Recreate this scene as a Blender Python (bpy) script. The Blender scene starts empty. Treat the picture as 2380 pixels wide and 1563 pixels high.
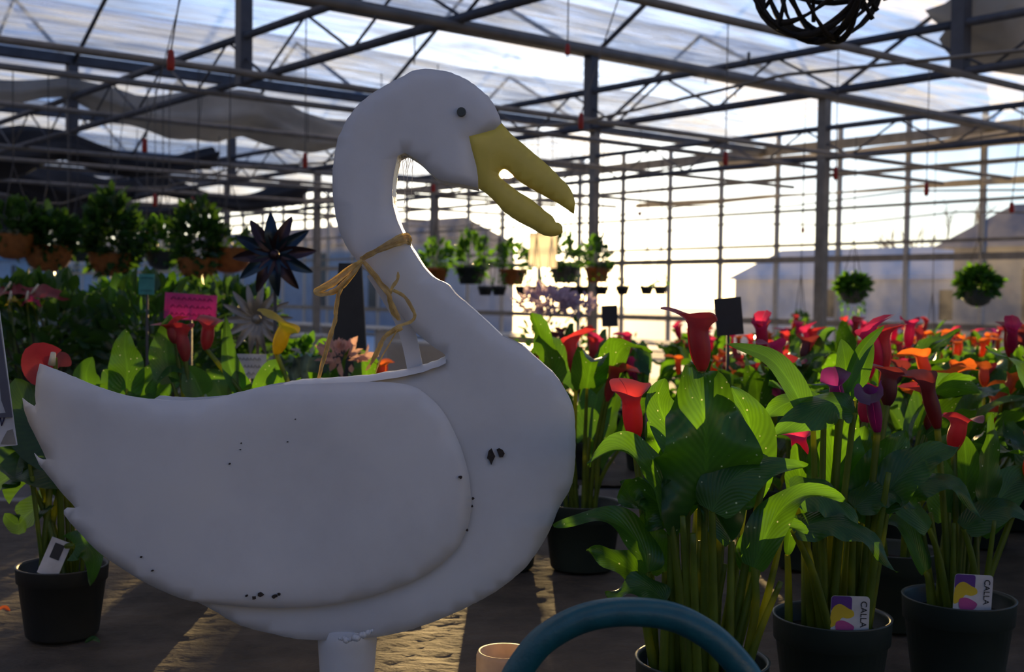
import bpy, math, random
from mathutils import Vector, Matrix, noise
from mathutils.geometry import delaunay_2d_cdt

random.seed(7)
S = bpy.context.scene
COL = S.collection
PI = math.pi

# ------------------------------------------------------------------ camera
FPX = 2800.0                       # focal length in pixels of the 2380 x 1563 frame
CX, CY = 1190.0, 781.5
PITCH = math.atan((CY - 690.0) / FPX)
ROLL = math.radians(0.75)
EYE = Vector((0, 0, 1.375))
fwd = Vector((0, math.cos(PITCH), -math.sin(PITCH)))
r0 = Vector((1, 0, 0)); u0 = r0.cross(fwd)
rgt = r0 * math.cos(ROLL) + u0 * math.sin(ROLL)
upv = u0 * math.cos(ROLL) - r0 * math.sin(ROLL)
cam = bpy.data.cameras.new('camera'); camo = bpy.data.objects.new('camera', cam); COL.objects.link(camo)
M = Matrix((rgt, upv, -fwd)).transposed().to_4x4(); M.translation = EYE
camo.matrix_world = M
cam.sensor_width = 36.0; cam.lens = FPX / 2380 * 36
cam.clip_start = 0.02; cam.clip_end = 500
cam.dof.use_dof = True; cam.dof.focus_distance = 1.5; cam.dof.aperture_fstop = 8.0; cam.dof.aperture_blades = 0
S.camera = camo

def ray(px, py):
    return (fwd + rgt * ((px - CX) / FPX) + upv * ((CY - py) / FPX))
def P(px, py, Y):
    d = ray(px, py)
    return EYE + d * (Y / d.y)
def PZ(px, py, z):
    d = ray(px, py)
    return EYE + d * ((z - EYE.z) / d.z)

# ------------------------------------------------------------------ light
SUN = ray(1174, 404).normalized()
SUN_EL = math.asin(SUN.z); SUN_AZ = math.atan2(SUN.x, SUN.y)
W = bpy.data.worlds.new('sky'); S.world = W; W.use_nodes = True
nt = W.node_tree; nt.nodes.clear()
sky = nt.nodes.new('ShaderNodeTexSky'); sky.sky_type = 'NISHITA'
sky.sun_elevation = SUN_EL; sky.sun_rotation = SUN_AZ
sky.sun_disc = True; sky.sun_size = math.radians(0.6); sky.sun_intensity = 0.9
sky.altitude = 100; sky.air_density = 0.8; sky.dust_density = 0.7; sky.ozone_density = 3.0
bg = nt.nodes.new('ShaderNodeBackground'); bg.inputs['Strength'].default_value = 0.30
wo = nt.nodes.new('ShaderNodeOutputWorld')
wb = nt.nodes.new('ShaderNodeMix'); wb.data_type = 'RGBA'; wb.blend_type = 'MULTIPLY'; wb.inputs[0].default_value = 1.0
wb.inputs[7].default_value = (0.91, 0.98, 1.13, 1)
nt.links.new(sky.outputs[0], wb.inputs[6]); nt.links.new(wb.outputs[2], bg.inputs[0]); nt.links.new(bg.outputs[0], wo.inputs[0])
S.view_settings.view_transform = 'Standard'; S.view_settings.look = 'None'
S.view_settings.gamma = 1.0; S.view_settings.use_curve_mapping = False
S.view_settings.exposure = -0.55
S.cycles.use_denoising = True; S.cycles.use_adaptive_sampling = True; S.cycles.adaptive_threshold = 0.02
S.cycles.max_bounces = 5; S.cycles.diffuse_bounces = 3; S.cycles.glossy_bounces = 2
S.cycles.transmission_bounces = 4; S.cycles.transparent_max_bounces = 12
S.cycles.sample_clamp_indirect = 6.0
S.cycles.caustics_reflective = False; S.cycles.caustics_refractive = False

# ------------------------------------------------------------------ materials
def newmat(name):
    m = bpy.data.materials.new(name); m.use_nodes = True
    n = m.node_tree.nodes; b = n.get('Principled BSDF'); o = n.get('Material Output')
    return m, m.node_tree, b, o
def c4(c): return (c[0], c[1], c[2], 1)
def srgb(r, g, b):
    return tuple(((v / 255) / 12.92 if v / 255 < .04045 else ((v / 255 + .055) / 1.055) ** 2.4) for v in (r, g, b))
def tex(ntr, kind, scale, vec='Object', stretch=None, **kw):
    tc = ntr.nodes.new('ShaderNodeTexCoord'); out = tc.outputs[vec]
    if stretch:
        mp = ntr.nodes.new('ShaderNodeMapping'); mp.inputs['Scale'].default_value = stretch
        ntr.links.new(out, mp.inputs[0]); out = mp.outputs[0]
    t = ntr.nodes.new(kind); t.inputs['Scale'].default_value = scale
    ntr.links.new(out, t.inputs['Vector'])
    for k, v in kw.items(): t.inputs[k].default_value = v
    return t
def ramp(ntr, src, stops):
    r = ntr.nodes.new('ShaderNodeValToRGB'); e = r.color_ramp.elements
    while len(e) < len(stops): e.new(.5)
    for i, (p, c) in enumerate(stops): e[i].position = p; e[i].color = c4(c)
    ntr.links.new(src, r.inputs[0]); return r
def solid(name, c, rough=.6, metal=0, var=.12, scale=30, bump=0, spec=.5, bscale=None):
    m, t, b, o = newmat(name)
    n = tex(t, 'ShaderNodeTexNoise', scale, Detail=4)
    lo = tuple(max(0, x * (1 - var)) for x in c); hi = tuple(min(1, x * (1 + var)) for x in c)
    r = ramp(t, n.outputs[0], [(.3, lo), (.7, hi)])
    t.links.new(r.outputs[0], b.inputs['Base Color'])
    b.inputs['Roughness'].default_value = rough; b.inputs['Metallic'].default_value = metal
    b.inputs['Specular IOR Level'].default_value = spec
    if bump:
        n2 = tex(t, 'ShaderNodeTexNoise', bscale or scale * 3, Detail=5)
        bp = t.nodes.new('ShaderNodeBump'); bp.inputs['Strength'].default_value = bump; bp.inputs['Distance'].default_value = .004
        t.links.new(n2.outputs[0], bp.inputs['Height']); t.links.new(bp.outputs[0], b.inputs['Normal'])
    return m
def thin(name, c, tc, fac=.45, rough=.4, spots=0, vein=False, scale=60, spec=.5):
    """leaf or petal: glossy reflecting face plus light coming through"""
    m, t, b, o = newmat(name)
    n = tex(t, 'ShaderNodeTexNoise', scale * .4, Detail=3)
    r1 = ramp(t, n.outputs[0], [(.3, tuple(x * .75 for x in c)), (.7, tuple(min(1, x * 1.25) for x in c))])
    r2 = ramp(t, n.outputs[0], [(.3, tuple(x * .8 for x in tc)), (.7, tuple(min(1, x * 1.15) for x in tc))])
    c1, c2 = r1.outputs[0], r2.outputs[0]
    if spots:
        v = tex(t, 'ShaderNodeTexVoronoi', spots)
        s = ramp(t, v.outputs['Distance'], [(.06, (1, 1, 1)), (.11, (0, 0, 0))])
        for k, src in ((0, c1), (1, c2)):
            mx = t.nodes.new('ShaderNodeMix'); mx.data_type = 'RGBA'
            t.links.new(s.outputs[0], mx.inputs[0]); t.links.new(src, mx.inputs[6]); mx.inputs[7].default_value = (.75, .85, .45, 1)
            if k == 0: c1 = mx.outputs[2]
            else: c2 = mx.outputs[2]
    if vein:
        uvn = t.nodes.new('ShaderNodeTexCoord'); sp = t.nodes.new('ShaderNodeSeparateXYZ'); t.links.new(uvn.outputs['UV'], sp.inputs[0])
        def mth(op, a, bb, cc=None):
            n_ = t.nodes.new('ShaderNodeMath'); n_.operation = op
            for i_, x_ in enumerate((a, bb, cc)):
                if x_ is None: continue
                if hasattr(x_, 'links'): t.links.new(x_, n_.inputs[i_])
                else: n_.inputs[i_].default_value = x_
            return n_.outputs[0]
        au = mth('ABSOLUTE', mth('SUBTRACT', sp.outputs[0], 2.0), None)
        wv = mth('SINE', mth('SUBTRACT', mth('MULTIPLY', sp.outputs[1], 95.0), mth('MULTIPLY', mth('POWER', au, .7), 38.0)), None)
        rb = ramp(t, au, [(.02, (1, 1, 1)), (.07, (0, 0, 0))])
        ht = mth('ADD', wv, mth('MULTIPLY', rb.outputs[0], 3.0))
        bp = t.nodes.new('ShaderNodeBump'); bp.inputs['Strength'].default_value = .16; bp.inputs['Distance'].default_value = .0008
        t.links.new(ht, bp.inputs['Height']); t.links.new(bp.outputs[0], b.inputs['Normal'])
        vn = mth('MULTIPLY_ADD', wv, .10, mth('MULTIPLY_ADD', rb.outputs[0], .35, .95))
        mx = t.nodes.new('ShaderNodeMix'); mx.data_type = 'RGBA'; mx.blend_type = 'MULTIPLY'; mx.inputs[0].default_value = 1
        t.links.new(c2, mx.inputs[6]); t.links.new(vn, mx.inputs[7]); c2 = mx.outputs[2]
    t.links.new(c1, b.inputs['Base Color']); b.inputs['Roughness'].default_value = rough
    b.inputs['Specular IOR Level'].default_value = spec
    tr = t.nodes.new('ShaderNodeBsdfTranslucent'); t.links.new(c2, tr.inputs[0])
    mxs = t.nodes.new('ShaderNodeMixShader'); mxs.inputs[0].default_value = fac
    t.links.new(b.outputs[0], mxs.inputs[1]); t.links.new(tr.outputs[0], mxs.inputs[2]); t.links.new(mxs.outputs[0], o.inputs[0])
    return m

MT = {}
MT['leaf'] = thin('calla_leaf', (.035, .105, .022), (.13, .34, .010), .42, .30, spots=75, vein=True)
MT['leaf_plain'] = thin('plain_leaf', (.03, .095, .022), (.12, .32, .010), .40, .30, vein=True)
MT['leaf_dark'] = thin('dark_leaf', (.018, .055, .015), (.10, .24, .02), .30, .35, vein=True)
MT['stem'] = thin('green_stem', (.09, .15, .025), (.52, .56, .03), .45, .4)
MT['red'] = thin('red_petal', (.27, .04, .045), (.80, .06, .07), .42, .45)
MT['pink'] = thin('magenta_petal', (.34, .02, .09), (.85, .05, .20), .5, .45)
MT['purple'] = thin('purple_petal', (.08, .018, .10), (.38, .04, .32), .45, .45)
MT['orange'] = thin('orange_petal', (.40, .06, .02), (.9, .20, .03), .5, .45)
MT['yellow'] = thin('yellow_petal', (.45, .33, .02), (.9, .7, .03), .5, .45)
MT['maroon'] = thin('maroon_petal', (.07, .018, .022), (.32, .05, .05), .4, .45)
MT['mauve'] = thin('mauve_petal', (.42, .32, .42), (.75, .6, .72), .5, .5)
MT['blush'] = thin('blush_petal', (.5, .25, .22), (.8, .5, .42), .5, .5)
MT['spadix'] = solid('spadix_cream', (.75, .68, .5), .5)
MT['pot'] = solid('green_black_pot', (.026, .04, .036), .42, var=.2, scale=12)
MT['pot_dark'] = solid('black_pot', (.028, .030, .028), .5)
MT['soil'] = solid('potting_soil', (.02, .013, .008), .95, var=.5, scale=90, bump=.9)
MT['terracotta'] = thin('orange_basket', (.34, .13, .03), (.55, .2, .03), .25, .6)
MT['galv'] = solid('galvanised_steel', (.10, .105, .12), .55, metal=.35, var=.2, scale=8)
MT['galv_warm'] = solid('weathered_pipe', (.24, .22, .19), .6, metal=.1, var=.25, scale=6)
MT['whitepaint'] = solid('painted_post', (.5, .48, .44), .6)
MT['wire'] = solid('dark_wire', (.06, .055, .055), .6)
MT['cord'] = solid('grey_cord', (.16, .15, .14), .8)
MT['redplastic'] = thin('red_plastic', (.45, .035, .02), (.6, .04, .02), .2, .5)
MT['twig'] = solid('black_vine_twig', (.012, .010, .009), .8, bump=.5)
MT['raffia'] = thin('raffia_straw', (.72, .54, .26), (.98, .74, .32), .55, .5, scale=300)
MT['wax'] = thin('ivory_wax', (.72, .58, .40), (.9, .62, .34), .35, .5)
MT['teal'] = solid('teal_plastic', (.010, .088, .112), .34, var=.15, scale=60, bump=.15, bscale=250)
MT['white_card'] = thin('white_card', (.62, .62, .64), (.6, .6, .6), .15, .6)
MT['grey_frame'] = solid('grey_frame', (.10, .10, .13), .5)
MT['ink'] = solid('violet_ink', (.02, .012, .06), .7)
MT['ink_black'] = solid('black_ink', (.015, .015, .018), .7)
MT['tag_purple'] = solid('tag_purple_print', (.09, .025, .22), .6)
MT['tag_yellow'] = solid('tag_yellow_print', (.60, .44, .02), .6)
MT['tag_pink'] = solid('tag_pink_print', (.40, .06, .24), .6)
MT['pinksign'] = thin('pink_card', (.62, .07, .30), (.75, .10, .38), .35, .6)
MT['tealsign'] = thin('aqua_card', (.08, .33, .30), (.12, .5, .45), .35, .6)
MT['slate'] = solid('slate_board', (.028, .030, .033), .7)
MT['bronze'] = solid('tinted_bronze', (.035, .02, .028), .38, metal=.6, var=.5, scale=18)
MT['bronze_blue'] = solid('blue_tinted_metal', (.015, .035, .06), .35, metal=.6, var=.6, scale=14)
MT['grey_metal'] = solid('pale_worn_metal', (.30, .28, .25), .45, metal=.4, var=.3, scale=14)
MT['wallboard'] = solid('grey_wallboard', (.30, .31, .33), .8, scale=2)
MT['concrete'] = solid('concrete', (.20, .195, .19), .85, var=.2, scale=3, bump=.2)
MT['snow'] = solid('snow', (.80, .82, .86), .8, var=.06, scale=1.5, bump=.3, bscale=4)
MT['tan'] = solid('tan_siding', (.42, .36, .30), .8, var=.1, scale=2)
MT['slateroof'] = solid('slate_roof', (.16, .18, .23), .8)
MT['paleshed'] = solid('pale_shed_siding', (.55, .55, .57), .8, scale=2)
MT['greyshed'] = solid('blue_grey_siding', (.30, .33, .40), .8, scale=2)
MT['bark'] = solid('bare_bark', (.13, .11, .10), .9)
MT['benchwood'] = solid('bench_frame', (.22, .21, .20), .7)
MT['curtain_pale'] = thin('pale_curtain', (.52, .50, .46), (.72, .68, .60), .5, .8, scale=6)
MT['curtain_dark'] = thin('dark_curtain', (.045, .045, .05), (.05, .05, .05), .2, .85, scale=6)
MT['foil'] = solid('iridescent_foil', (.25, .4, .32), .25, metal=.6, var=.9, scale=14)
MT['trunk'] = solid('shrub_stem', (.06, .045, .03), .9)

def paint():
    m, t, b, o = newmat('white_goose_paint')
    n = tex(t, 'ShaderNodeTexNoise', 7, Detail=6, Roughness=.6)
    r = ramp(t, n.outputs[0], [(.3, (.62, .62, .635)), (.55, (.70, .70, .71)), (.8, (.72, .71, .69))])
    v = tex(t, 'ShaderNodeTexVoronoi', 16)
    n3 = tex(t, 'ShaderNodeTexNoise', 5, Detail=2)
    ad = t.nodes.new('ShaderNodeMath'); ad.operation = 'ADD'
    t.links.new(v.outputs['Distance'], ad.inputs[0]); t.links.new(n3.outputs[0], ad.inputs[1])
    s = ramp(t, ad.outputs[0], [(.385, (1, 1, 1)), (.40, (0, 0, 0))])
    mx = t.nodes.new('ShaderNodeMix'); mx.data_type = 'RGBA'
    t.links.new(s.outputs[0], mx.inputs[0]); t.links.new(r.outputs[0], mx.inputs[6]); mx.inputs[7].default_value = (.10, .08, .065, 1)
    t.links.new(mx.outputs[2], b.inputs['Base Color'])
    b.inputs['Roughness'].default_value = .42
    n2 = tex(t, 'ShaderNodeTexNoise', 28, Detail=6); bp = t.nodes.new('ShaderNodeBump')
    bp.inputs['Strength'].default_value = .10; bp.inputs['Distance'].default_value = .006
    t.links.new(n2.outputs[0], bp.inputs['Height']); t.links.new(bp.outputs[0], b.inputs['Normal'])
    return m
MT['paint'] = paint()
MT['beak'] = solid('yellow_beak_paint', (.72, .56, .09), .45, var=.12, scale=18, bump=.1)
MT['rust'] = solid('bare_rusty_metal', (.035, .024, .018), .8, var=.5, scale=200)
MT['eye'] = solid('bolt_eye', (.05, .06, .055), .5)

def fabric():
    m, t, b, o = newmat('bench_ground_cloth')
    n = tex(t, 'ShaderNodeTexNoise', 9, Detail=8, Roughness=.65)
    r = ramp(t, n.outputs[0], [(.25, (.035, .030, .025)), (.55, (.085, .070, .054)), (.8, (.135, .110, .082))])
    t.links.new(r.outputs[0], b.inputs['Base Color']); b.inputs['Roughness'].default_value = .75; b.inputs['Specular IOR Level'].default_value = .22
    n2 = tex(t, 'ShaderNodeTexNoise', 120, Detail=4, stretch=(1, 2.2, 1)); n3 = tex(t, 'ShaderNodeTexNoise', 22, Detail=6, stretch=(1, 2.5, 1))
    ad = t.nodes.new('ShaderNodeMath'); ad.operation = 'MULTIPLY_ADD'; ad.inputs[1].default_value = .35
    t.links.new(n2.outputs[0], ad.inputs[0]); t.links.new(n3.outputs[0], ad.inputs[2])
    bp = t.nodes.new('ShaderNodeBump'); bp.inputs['Strength'].default_value = .55; bp.inputs['Distance'].default_value = .012
    t.links.new(ad.outputs[0], bp.inputs['Height']); t.links.new(bp.outputs[0], b.inputs['Normal'])
    return m
MT['fabric'] = fabric()

def film():
    """wet greenhouse film: partly clear, partly diffusing in streaks"""
    m, t, b, o = newmat('greenhouse_film')
    n = tex(t, 'ShaderNodeTexNoise', 3.2, stretch=(.25, 3.4, 1), Detail=6, Roughness=.65)
    r = ramp(t, n.outputs[0], [(.36, (.12, .12, .12)), (.64, (.8, .8, .8))])
    tp = t.nodes.new('ShaderNodeBsdfTransparent'); tp.inputs[0].default_value = (.84, .90, 1.0, 1)
    tr = t.nodes.new('ShaderNodeBsdfTranslucent'); tr.inputs[0].default_value = (.82, .87, .95, 1)
    df = t.nodes.new('ShaderNodeBsdfDiffuse'); df.inputs[0].default_value = (.55, .56, .60, 1)
    m1 = t.nodes.new('ShaderNodeMixShader'); m1.inputs[0].default_value = .15
    t.links.new(tr.outputs[0], m1.inputs[1]); t.links.new(df.outputs[0], m1.inputs[2])
    m2 = t.nodes.new('ShaderNodeMixShader'); t.links.new(r.outputs[0], m2.inputs[0])
    t.links.new(tp.outputs[0], m2.inputs[1]); t.links.new(m1.outputs[0], m2.inputs[2]); t.links.new(m2.outputs[0], o.inputs[0])
    return m
MT['film'] = film()
def pane():
    m, t, b, o = newmat('clear_wall_pane')
    tp = t.nodes.new('ShaderNodeBsdfTransparent'); tp.inputs[0].default_value = (.93, .94, .95, 1)
    g = t.nodes.new('ShaderNodeBsdfGlossy'); g.inputs['Roughness'].default_value = .08
    tr = t.nodes.new('ShaderNodeBsdfTranslucent'); tr.inputs[0].default_value = (.8, .8, .8, 1)
    m1 = t.nodes.new('ShaderNodeMixShader'); m1.inputs[0].default_value = .04
    t.links.new(tp.outputs[0], m1.inputs[1]); t.links.new(g.outputs[0], m1.inputs[2])
    n = tex(t, 'ShaderNodeTexNoise', 1.3, Detail=4); r = ramp(t, n.outputs[0], [(.4, (.01,) * 3), (.7, (.10,) * 3)])
    m2 = t.nodes.new('ShaderNodeMixShader'); t.links.new(r.outputs[0], m2.inputs[0])
    t.links.new(m1.outputs[0], m2.inputs[1]); t.links.new(tr.outputs[0], m2.inputs[2]); t.links.new(m2.outputs[0], o.inputs[0])
    return m
MT['pane'] = pane()

# ------------------------------------------------------------------ object helpers
class MB:
    def __init__(s): s.v = []; s.f = []; s.m = []; s.cur = 0; s.uv = {}
    def add(s, vs, fs):
        o = len(s.v); s.v += [tuple(p) for p in vs]
        for f in fs: s.f.append(tuple(i + o for i in f)); s.m.append(s.cur)
        return s
    def box(s, lo, hi):
        (a, b, c), (d, e, f) = lo, hi
        return s.add([(a,b,c),(d,b,c),(d,e,c),(a,e,c),(a,b,f),(d,b,f),(d,e,f),(a,e,f)],
              [(0,3,2,1),(4,5,6,7),(0,1,5,4),(1,2,6,5),(2,3,7,6),(3,0,4,7)])
    def tube(s, pts, rad, n=8, cap=True, flat=None):
        pts = [Vector(p) for p in pts]; N = len(pts)
        if not hasattr(rad, '__len__'): rad = [rad] * N
        vs = []; fs = []
        t0 = (pts[1] - pts[0]).normalized()
        a = Vector((0, 0, 1)) if abs(t0.z) < .9 else Vector((1, 0, 0))
        u = t0.cross(a).normalized()
        for i, p in enumerate(pts):
            t = (pts[min(i + 1, N - 1)] - pts[max(i - 1, 0)])
            if t.length < 1e-9: t = t0.copy()
            t.normalize()
            u = (u - t * u.dot(t)); u = u.normalized() if u.length > 1e-6 else t.orthogonal().normalized()
            w = t.cross(u)
            for k in range(n):
                an = 2 * PI * k / n
                vs.append(p + (u * math.cos(an) + w * (math.sin(an) * (flat or 1))) * rad[i])
        for i in range(N - 1):
            for k in range(n):
                k2 = (k + 1) % n
                fs.append((i*n+k, i*n+k2, (i+1)*n+k2, (i+1)*n+k))
        if cap: fs += [tuple(reversed(range(n))), tuple(range((N-1)*n, N*n))]
        return s.add(vs, fs)
    def lathe(s, prof, n=24, c=(0,0,0), sx=1, sy=1):
        vs = []; fs = []; N = len(prof)
        for r, z in prof:
            for k in range(n):
                an = 2*PI*k/n; vs.append((c[0]+r*math.cos(an)*sx, c[1]+r*math.sin(an)*sy, c[2]+z))
        for i in range(N-1):
            for k in range(n):
                k2 = (k+1) % n; fs.append((i*n+k, i*n+k2, (i+1)*n+k2, (i+1)*n+k))
        if prof[0][0] > 1e-6: fs.append(tuple(reversed(range(n))))
        if prof[-1][0] > 1e-6: fs.append(tuple(range((N-1)*n, N*n)))
        return s.add(vs, fs)
    def mesh(s, name, mats, smooth=True):
        me = bpy.data.meshes.new(name); me.from_pydata(s.v, [], s.f)
        for m in (mats if isinstance(mats, (list, tuple)) else [mats]): me.materials.append(MT[m] if isinstance(m, str) else m)
        me.polygons.foreach_set('use_smooth', [smooth] * len(me.polygons))
        if len(me.materials) > 1: me.polygons.foreach_set('material_index', s.m)
        if s.uv:
            lay = me.uv_layers.new(name='UVMap'); vi = [0] * len(me.loops); me.loops.foreach_get('vertex_index', vi)
            lay.data.foreach_set('uv', [c for i in vi for c in s.uv.get(i, (0.0, 0.0))])
        me.update(); return me
    def obj(s, name, mats, parent=None, smooth=True, loc=None):
        return link(name, s.mesh(name, mats, smooth), parent, loc)
def link(name, me, parent=None, loc=None, rot=None, scale=None):
    o = bpy.data.objects.new(name, me); COL.objects.link(o)
    if parent is not None: o.parent = parent
    if loc is not None: o.location = loc
    if rot is not None: o.rotation_euler = rot
    if scale is not None: o.scale = (scale,) * 3 if not hasattr(scale, '__len__') else scale
    return o
def thing(name, label, cat, loc=(0,0,0), group=None, rz=0):
    o = bpy.data.objects.new(name, None); COL.objects.link(o); o.location = loc; o.rotation_euler = (0, 0, rz)
    o.empty_display_size = .05
    return tag(o, label, cat, group)
def tag(o, label, cat, group=None, kind=None):
    o['label'] = label; o['category'] = cat
    if group: o['group'] = group
    if kind: o['kind'] = kind
    return o
def struct(o, label=None):
    o['kind'] = 'structure'
    if label: o['label'] = label
    return o
def copytree(src, label=None, loc=None, rz=None, scale=None, group=None):
    c = src.copy(); COL.objects.link(c)
    if label: c['label'] = label
    if group: c['group'] = group
    if loc is not None: c.location = loc
    if rz is not None: c.rotation_euler = (0, 0, rz)
    if scale is not None: c.scale = (scale,) * 3
    for ch in list(src.children):
        d = ch.copy(); COL.objects.link(d); d.parent = c
        for g in list(ch.children):
            e = g.copy(); COL.objects.link(e); e.parent = d
    return c
ORD = ['first','second','third','fourth','fifth','sixth','seventh','eighth','ninth','tenth','eleventh','twelfth','thirteenth',
       'fourteenth','fifteenth','sixteenth','seventeenth','eighteenth','nineteenth','twentieth']
def spline(pts, n, closed=False):
    pts = [Vector(p) for p in pts]; N = len(pts); out = []
    segs = N if closed else N - 1
    for i in range(segs):
        g = (lambda k: pts[k % N]) if closed else (lambda k: pts[max(0, min(N - 1, k))])
        p0, p1, p2, p3 = g(i-1), g(i), g(i+1), g(i+2)
        for j in range(n):
            t = j / n
            out.append(.5*((2*p1)+(p2-p0)*t+(2*p0-5*p1+4*p2-p3)*t*t+(3*p1-p0-3*p2+p3)*t**3))
    if not closed: out.append(pts[-1])
    return out
def text_mesh(txt, size, name):
    cu = bpy.data.curves.new(name, 'FONT'); cu.body = txt; cu.size = size; cu.extrude = .0002; cu.align_x = 'CENTER'; cu.align_y = 'CENTER'
    o = bpy.data.objects.new(name, cu); COL.objects.link(o)
    dg = bpy.context.evaluated_depsgraph_get(); me = bpy.data.meshes.new_from_object(o.evaluated_get(dg))
    bpy.data.objects.remove(o); return me

# ------------------------------------------------------------------ the greenhouse
dA = Vector((math.sin(math.radians(51.2)), math.cos(math.radians(51.2)), 0))    # along the gutters
dB = Vector((-math.sin(math.radians(38.8)), math.cos(math.radians(38.8)), 0))   # along the trusses
def AB(a, b, z=0): return dA * a + dB * b + Vector((0, 0, z))
ROTB = math.atan2(dB.y, dB.x); ROTA = math.atan2(dA.y, dA.x)
ZC, ZU, ZG, ZR = 3.0, 3.34, 3.72, 4.75      # bottom chord, top chord, gutter, ridge
BAY = 3.85; GB = [8.55 + BAY * k for k in range(-4, 12)]
AW = 15.0                                    # end wall

fl = MB(); fl.add([AB(-12, -16), AB(AW, -16), AB(AW, 56), AB(-12, 56)], [(0, 1, 2, 3)])
struct(fl.obj('floor', 'concrete', smooth=False), 'grey concrete greenhouse floor')
gr = MB(); gr.add([AB(AW, -60, -.02), AB(140, -60, -.02), AB(140, 160, -.02), AB(AW, 160, -.02)], [(0, 1, 2, 3)])
struct(gr.obj('ground', 'snow', smooth=False), 'snow covered ground outside the glass wall')

# roof film, one curved sheet per bay
ceil = bpy.data.objects.new('ceiling', None); COL.objects.link(ceil); struct(ceil, 'arched translucent plastic film greenhouse roof')
NA, NB_ = 24, 12
mb = MB(); a0, a1 = -12, AW
for i in range(NA + 1):
    a = a0 + (a1 - a0) * i / NA
    for j in range(NB_ + 1):
        s = j / NB_; z = ZG + (ZR - ZG) * (1 - abs(2 * s - 1))
        sag = .05 * math.sin(i * PI / 1.0) + .02 * math.sin(7 * s + i * 1.3)
        mb.add([(a, s * BAY, z + sag)], [])
for i in range(NA):
    for j in range(NB_):
        k = i * (NB_ + 1) + j; mb.f.append((k, k + 1, k + NB_ + 2, k + NB_ + 1)); mb.m.append(0)
filmme = mb.mesh('roof_panel', 'film')
for b in GB[:-1]:
    o = link('roof_panel', filmme, ceil, loc=AB(0, b), rot=(0, 0, ROTA))

# gutters
gm = MB(); gm.box((-12, -.07, 0), (AW, .07, .09)); gutme = gm.mesh('gutter', 'galv', False)
for b in GB[2:11]: link('gutter', gutme, ceil, AB(0, b, ZG - .05), (0, 0, ROTA))

# trusses
BL = 52.0
def bar(L, r, n=8):
    m = MB(); m.tube([(0, 0, 0), (L, 0, 0)], r, n); return m
chordme = bar(BL, .032).mesh('chord', 'galv')
wl = math.hypot(.62, ZU - ZC); webme = bar(wl, .011, 6).mesh('web', 'galv')
wang = math.atan2(ZU - ZC, .62)
archm = MB()
arcp = [(0, s * BAY, ZG + (ZR - ZG) * (1 - abs(2 * s - 1)) - .06) for s in [i / 12 for i in range(13)]]
archm.tube(arcp, .024, 6); archme = archm.mesh('arch', 'galv')
strm = {}
stubm = MB(); stubm.box((-.05, -.05, ZC - .03), (.05, .05, ZG)); stubme = stubm.mesh('stub_post', 'galv', False)
vm = MB()
for q in (.2, .4, .6, .8):
    zt = ZG + (ZR - ZG) * (1 - abs(2 * q - 1)) - .06
    for dq in (-.09, .09): vm.tube([(0, (q + dq) * BAY, ZU), (0, q * BAY, zt)], .012, 5)
names = ['nearest', 'middle', 'farthest']
for ti, a in enumerate((4.2, 7.8, 11.4)):
    t = thing('roof_truss', '%s of the three long zigzag steel roof trusses' % names[ti], 'truss', (0, 0, 0), 'roof trusses')
    link('bottom_chord', chordme, t, AB(a, 1, ZC), (0, 0, ROTB)); link('top_chord', chordme, t, AB(a, 1, ZU), (0, 0, ROTB))
    k = 0; b = 2.0
    while b < 34:
        if k % 2 == 0: link('web', webme, t, AB(a, b, ZC), (0, -wang, ROTB))
        else: link('web', webme, t, AB(a, b, ZU), (0, wang, ROTB))
        b += .62; k += 1
    for gb in GB[2:11]:
        link('arch', archme, t, AB(a, gb), (0, 0, ROTA))
        link('arch_strut', vm.mesh('arch_strut', 'galv') if 'vm' not in strm else strm['vm'], t, AB(a, gb), (0, 0, ROTA))
        strm['vm'] = t.children[-1].data
        if ti < 2: link('stub_post', stubme, t, AB(a, gb), (0, 0, ROTA))
colm = MB(); colm.box((-.055, -.055, 0), (.055, .055, ZG - .05)); colme = colm.mesh('greenhouse_column', 'galv_warm', False)
for k, gb in enumerate(GB[4:10]):
    o = link('greenhouse_column', colme, None, AB(11.4, gb), (0, 0, ROTA))
    tag(o, 'square steel greenhouse column under the farthest truss, %s from the right' % ORD[k], 'column', 'steel columns')
# pipes that run under the trusses along the gutters
pipeme = bar(AW + 5.1, .026).mesh('overhead_pipe', 'galv_warm')
PB = [4.6, 5.75, 6.05, 8.0, 8.95, 11.4, 13.9, 15.2, 16.8, 18.2, 21.0, 22.6]
for k, b in enumerate(PB):
    o = link('overhead_pipe', pipeme, None, AB(-5.6, b, ZC - .045 + (.10 if k % 3 == 2 else 0)), (0, 0, ROTA))
    tag(o, 'long thin overhead pipe under the trusses, %s from the right' % ORD[k], 'pipe', 'overhead pipes')
# thin cables just beneath them, two sagging along the trusses
for k, (a, z) in enumerate(((6.0, 2.72), (9.6, 2.78), (13.2, 2.7), (14.3, 2.5))):
    m = MB(); m.tube([AB(a, 1 + i * 1.9, z + .05 * math.cos(i * PI)) for i in range(11)], .012, 5)
    tag(m.obj('support_cable', 'galv_warm'), 'thin sagging support cable across the greenhouse, %s from the camera' % ORD[k], 'cable', 'support cables')

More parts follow.
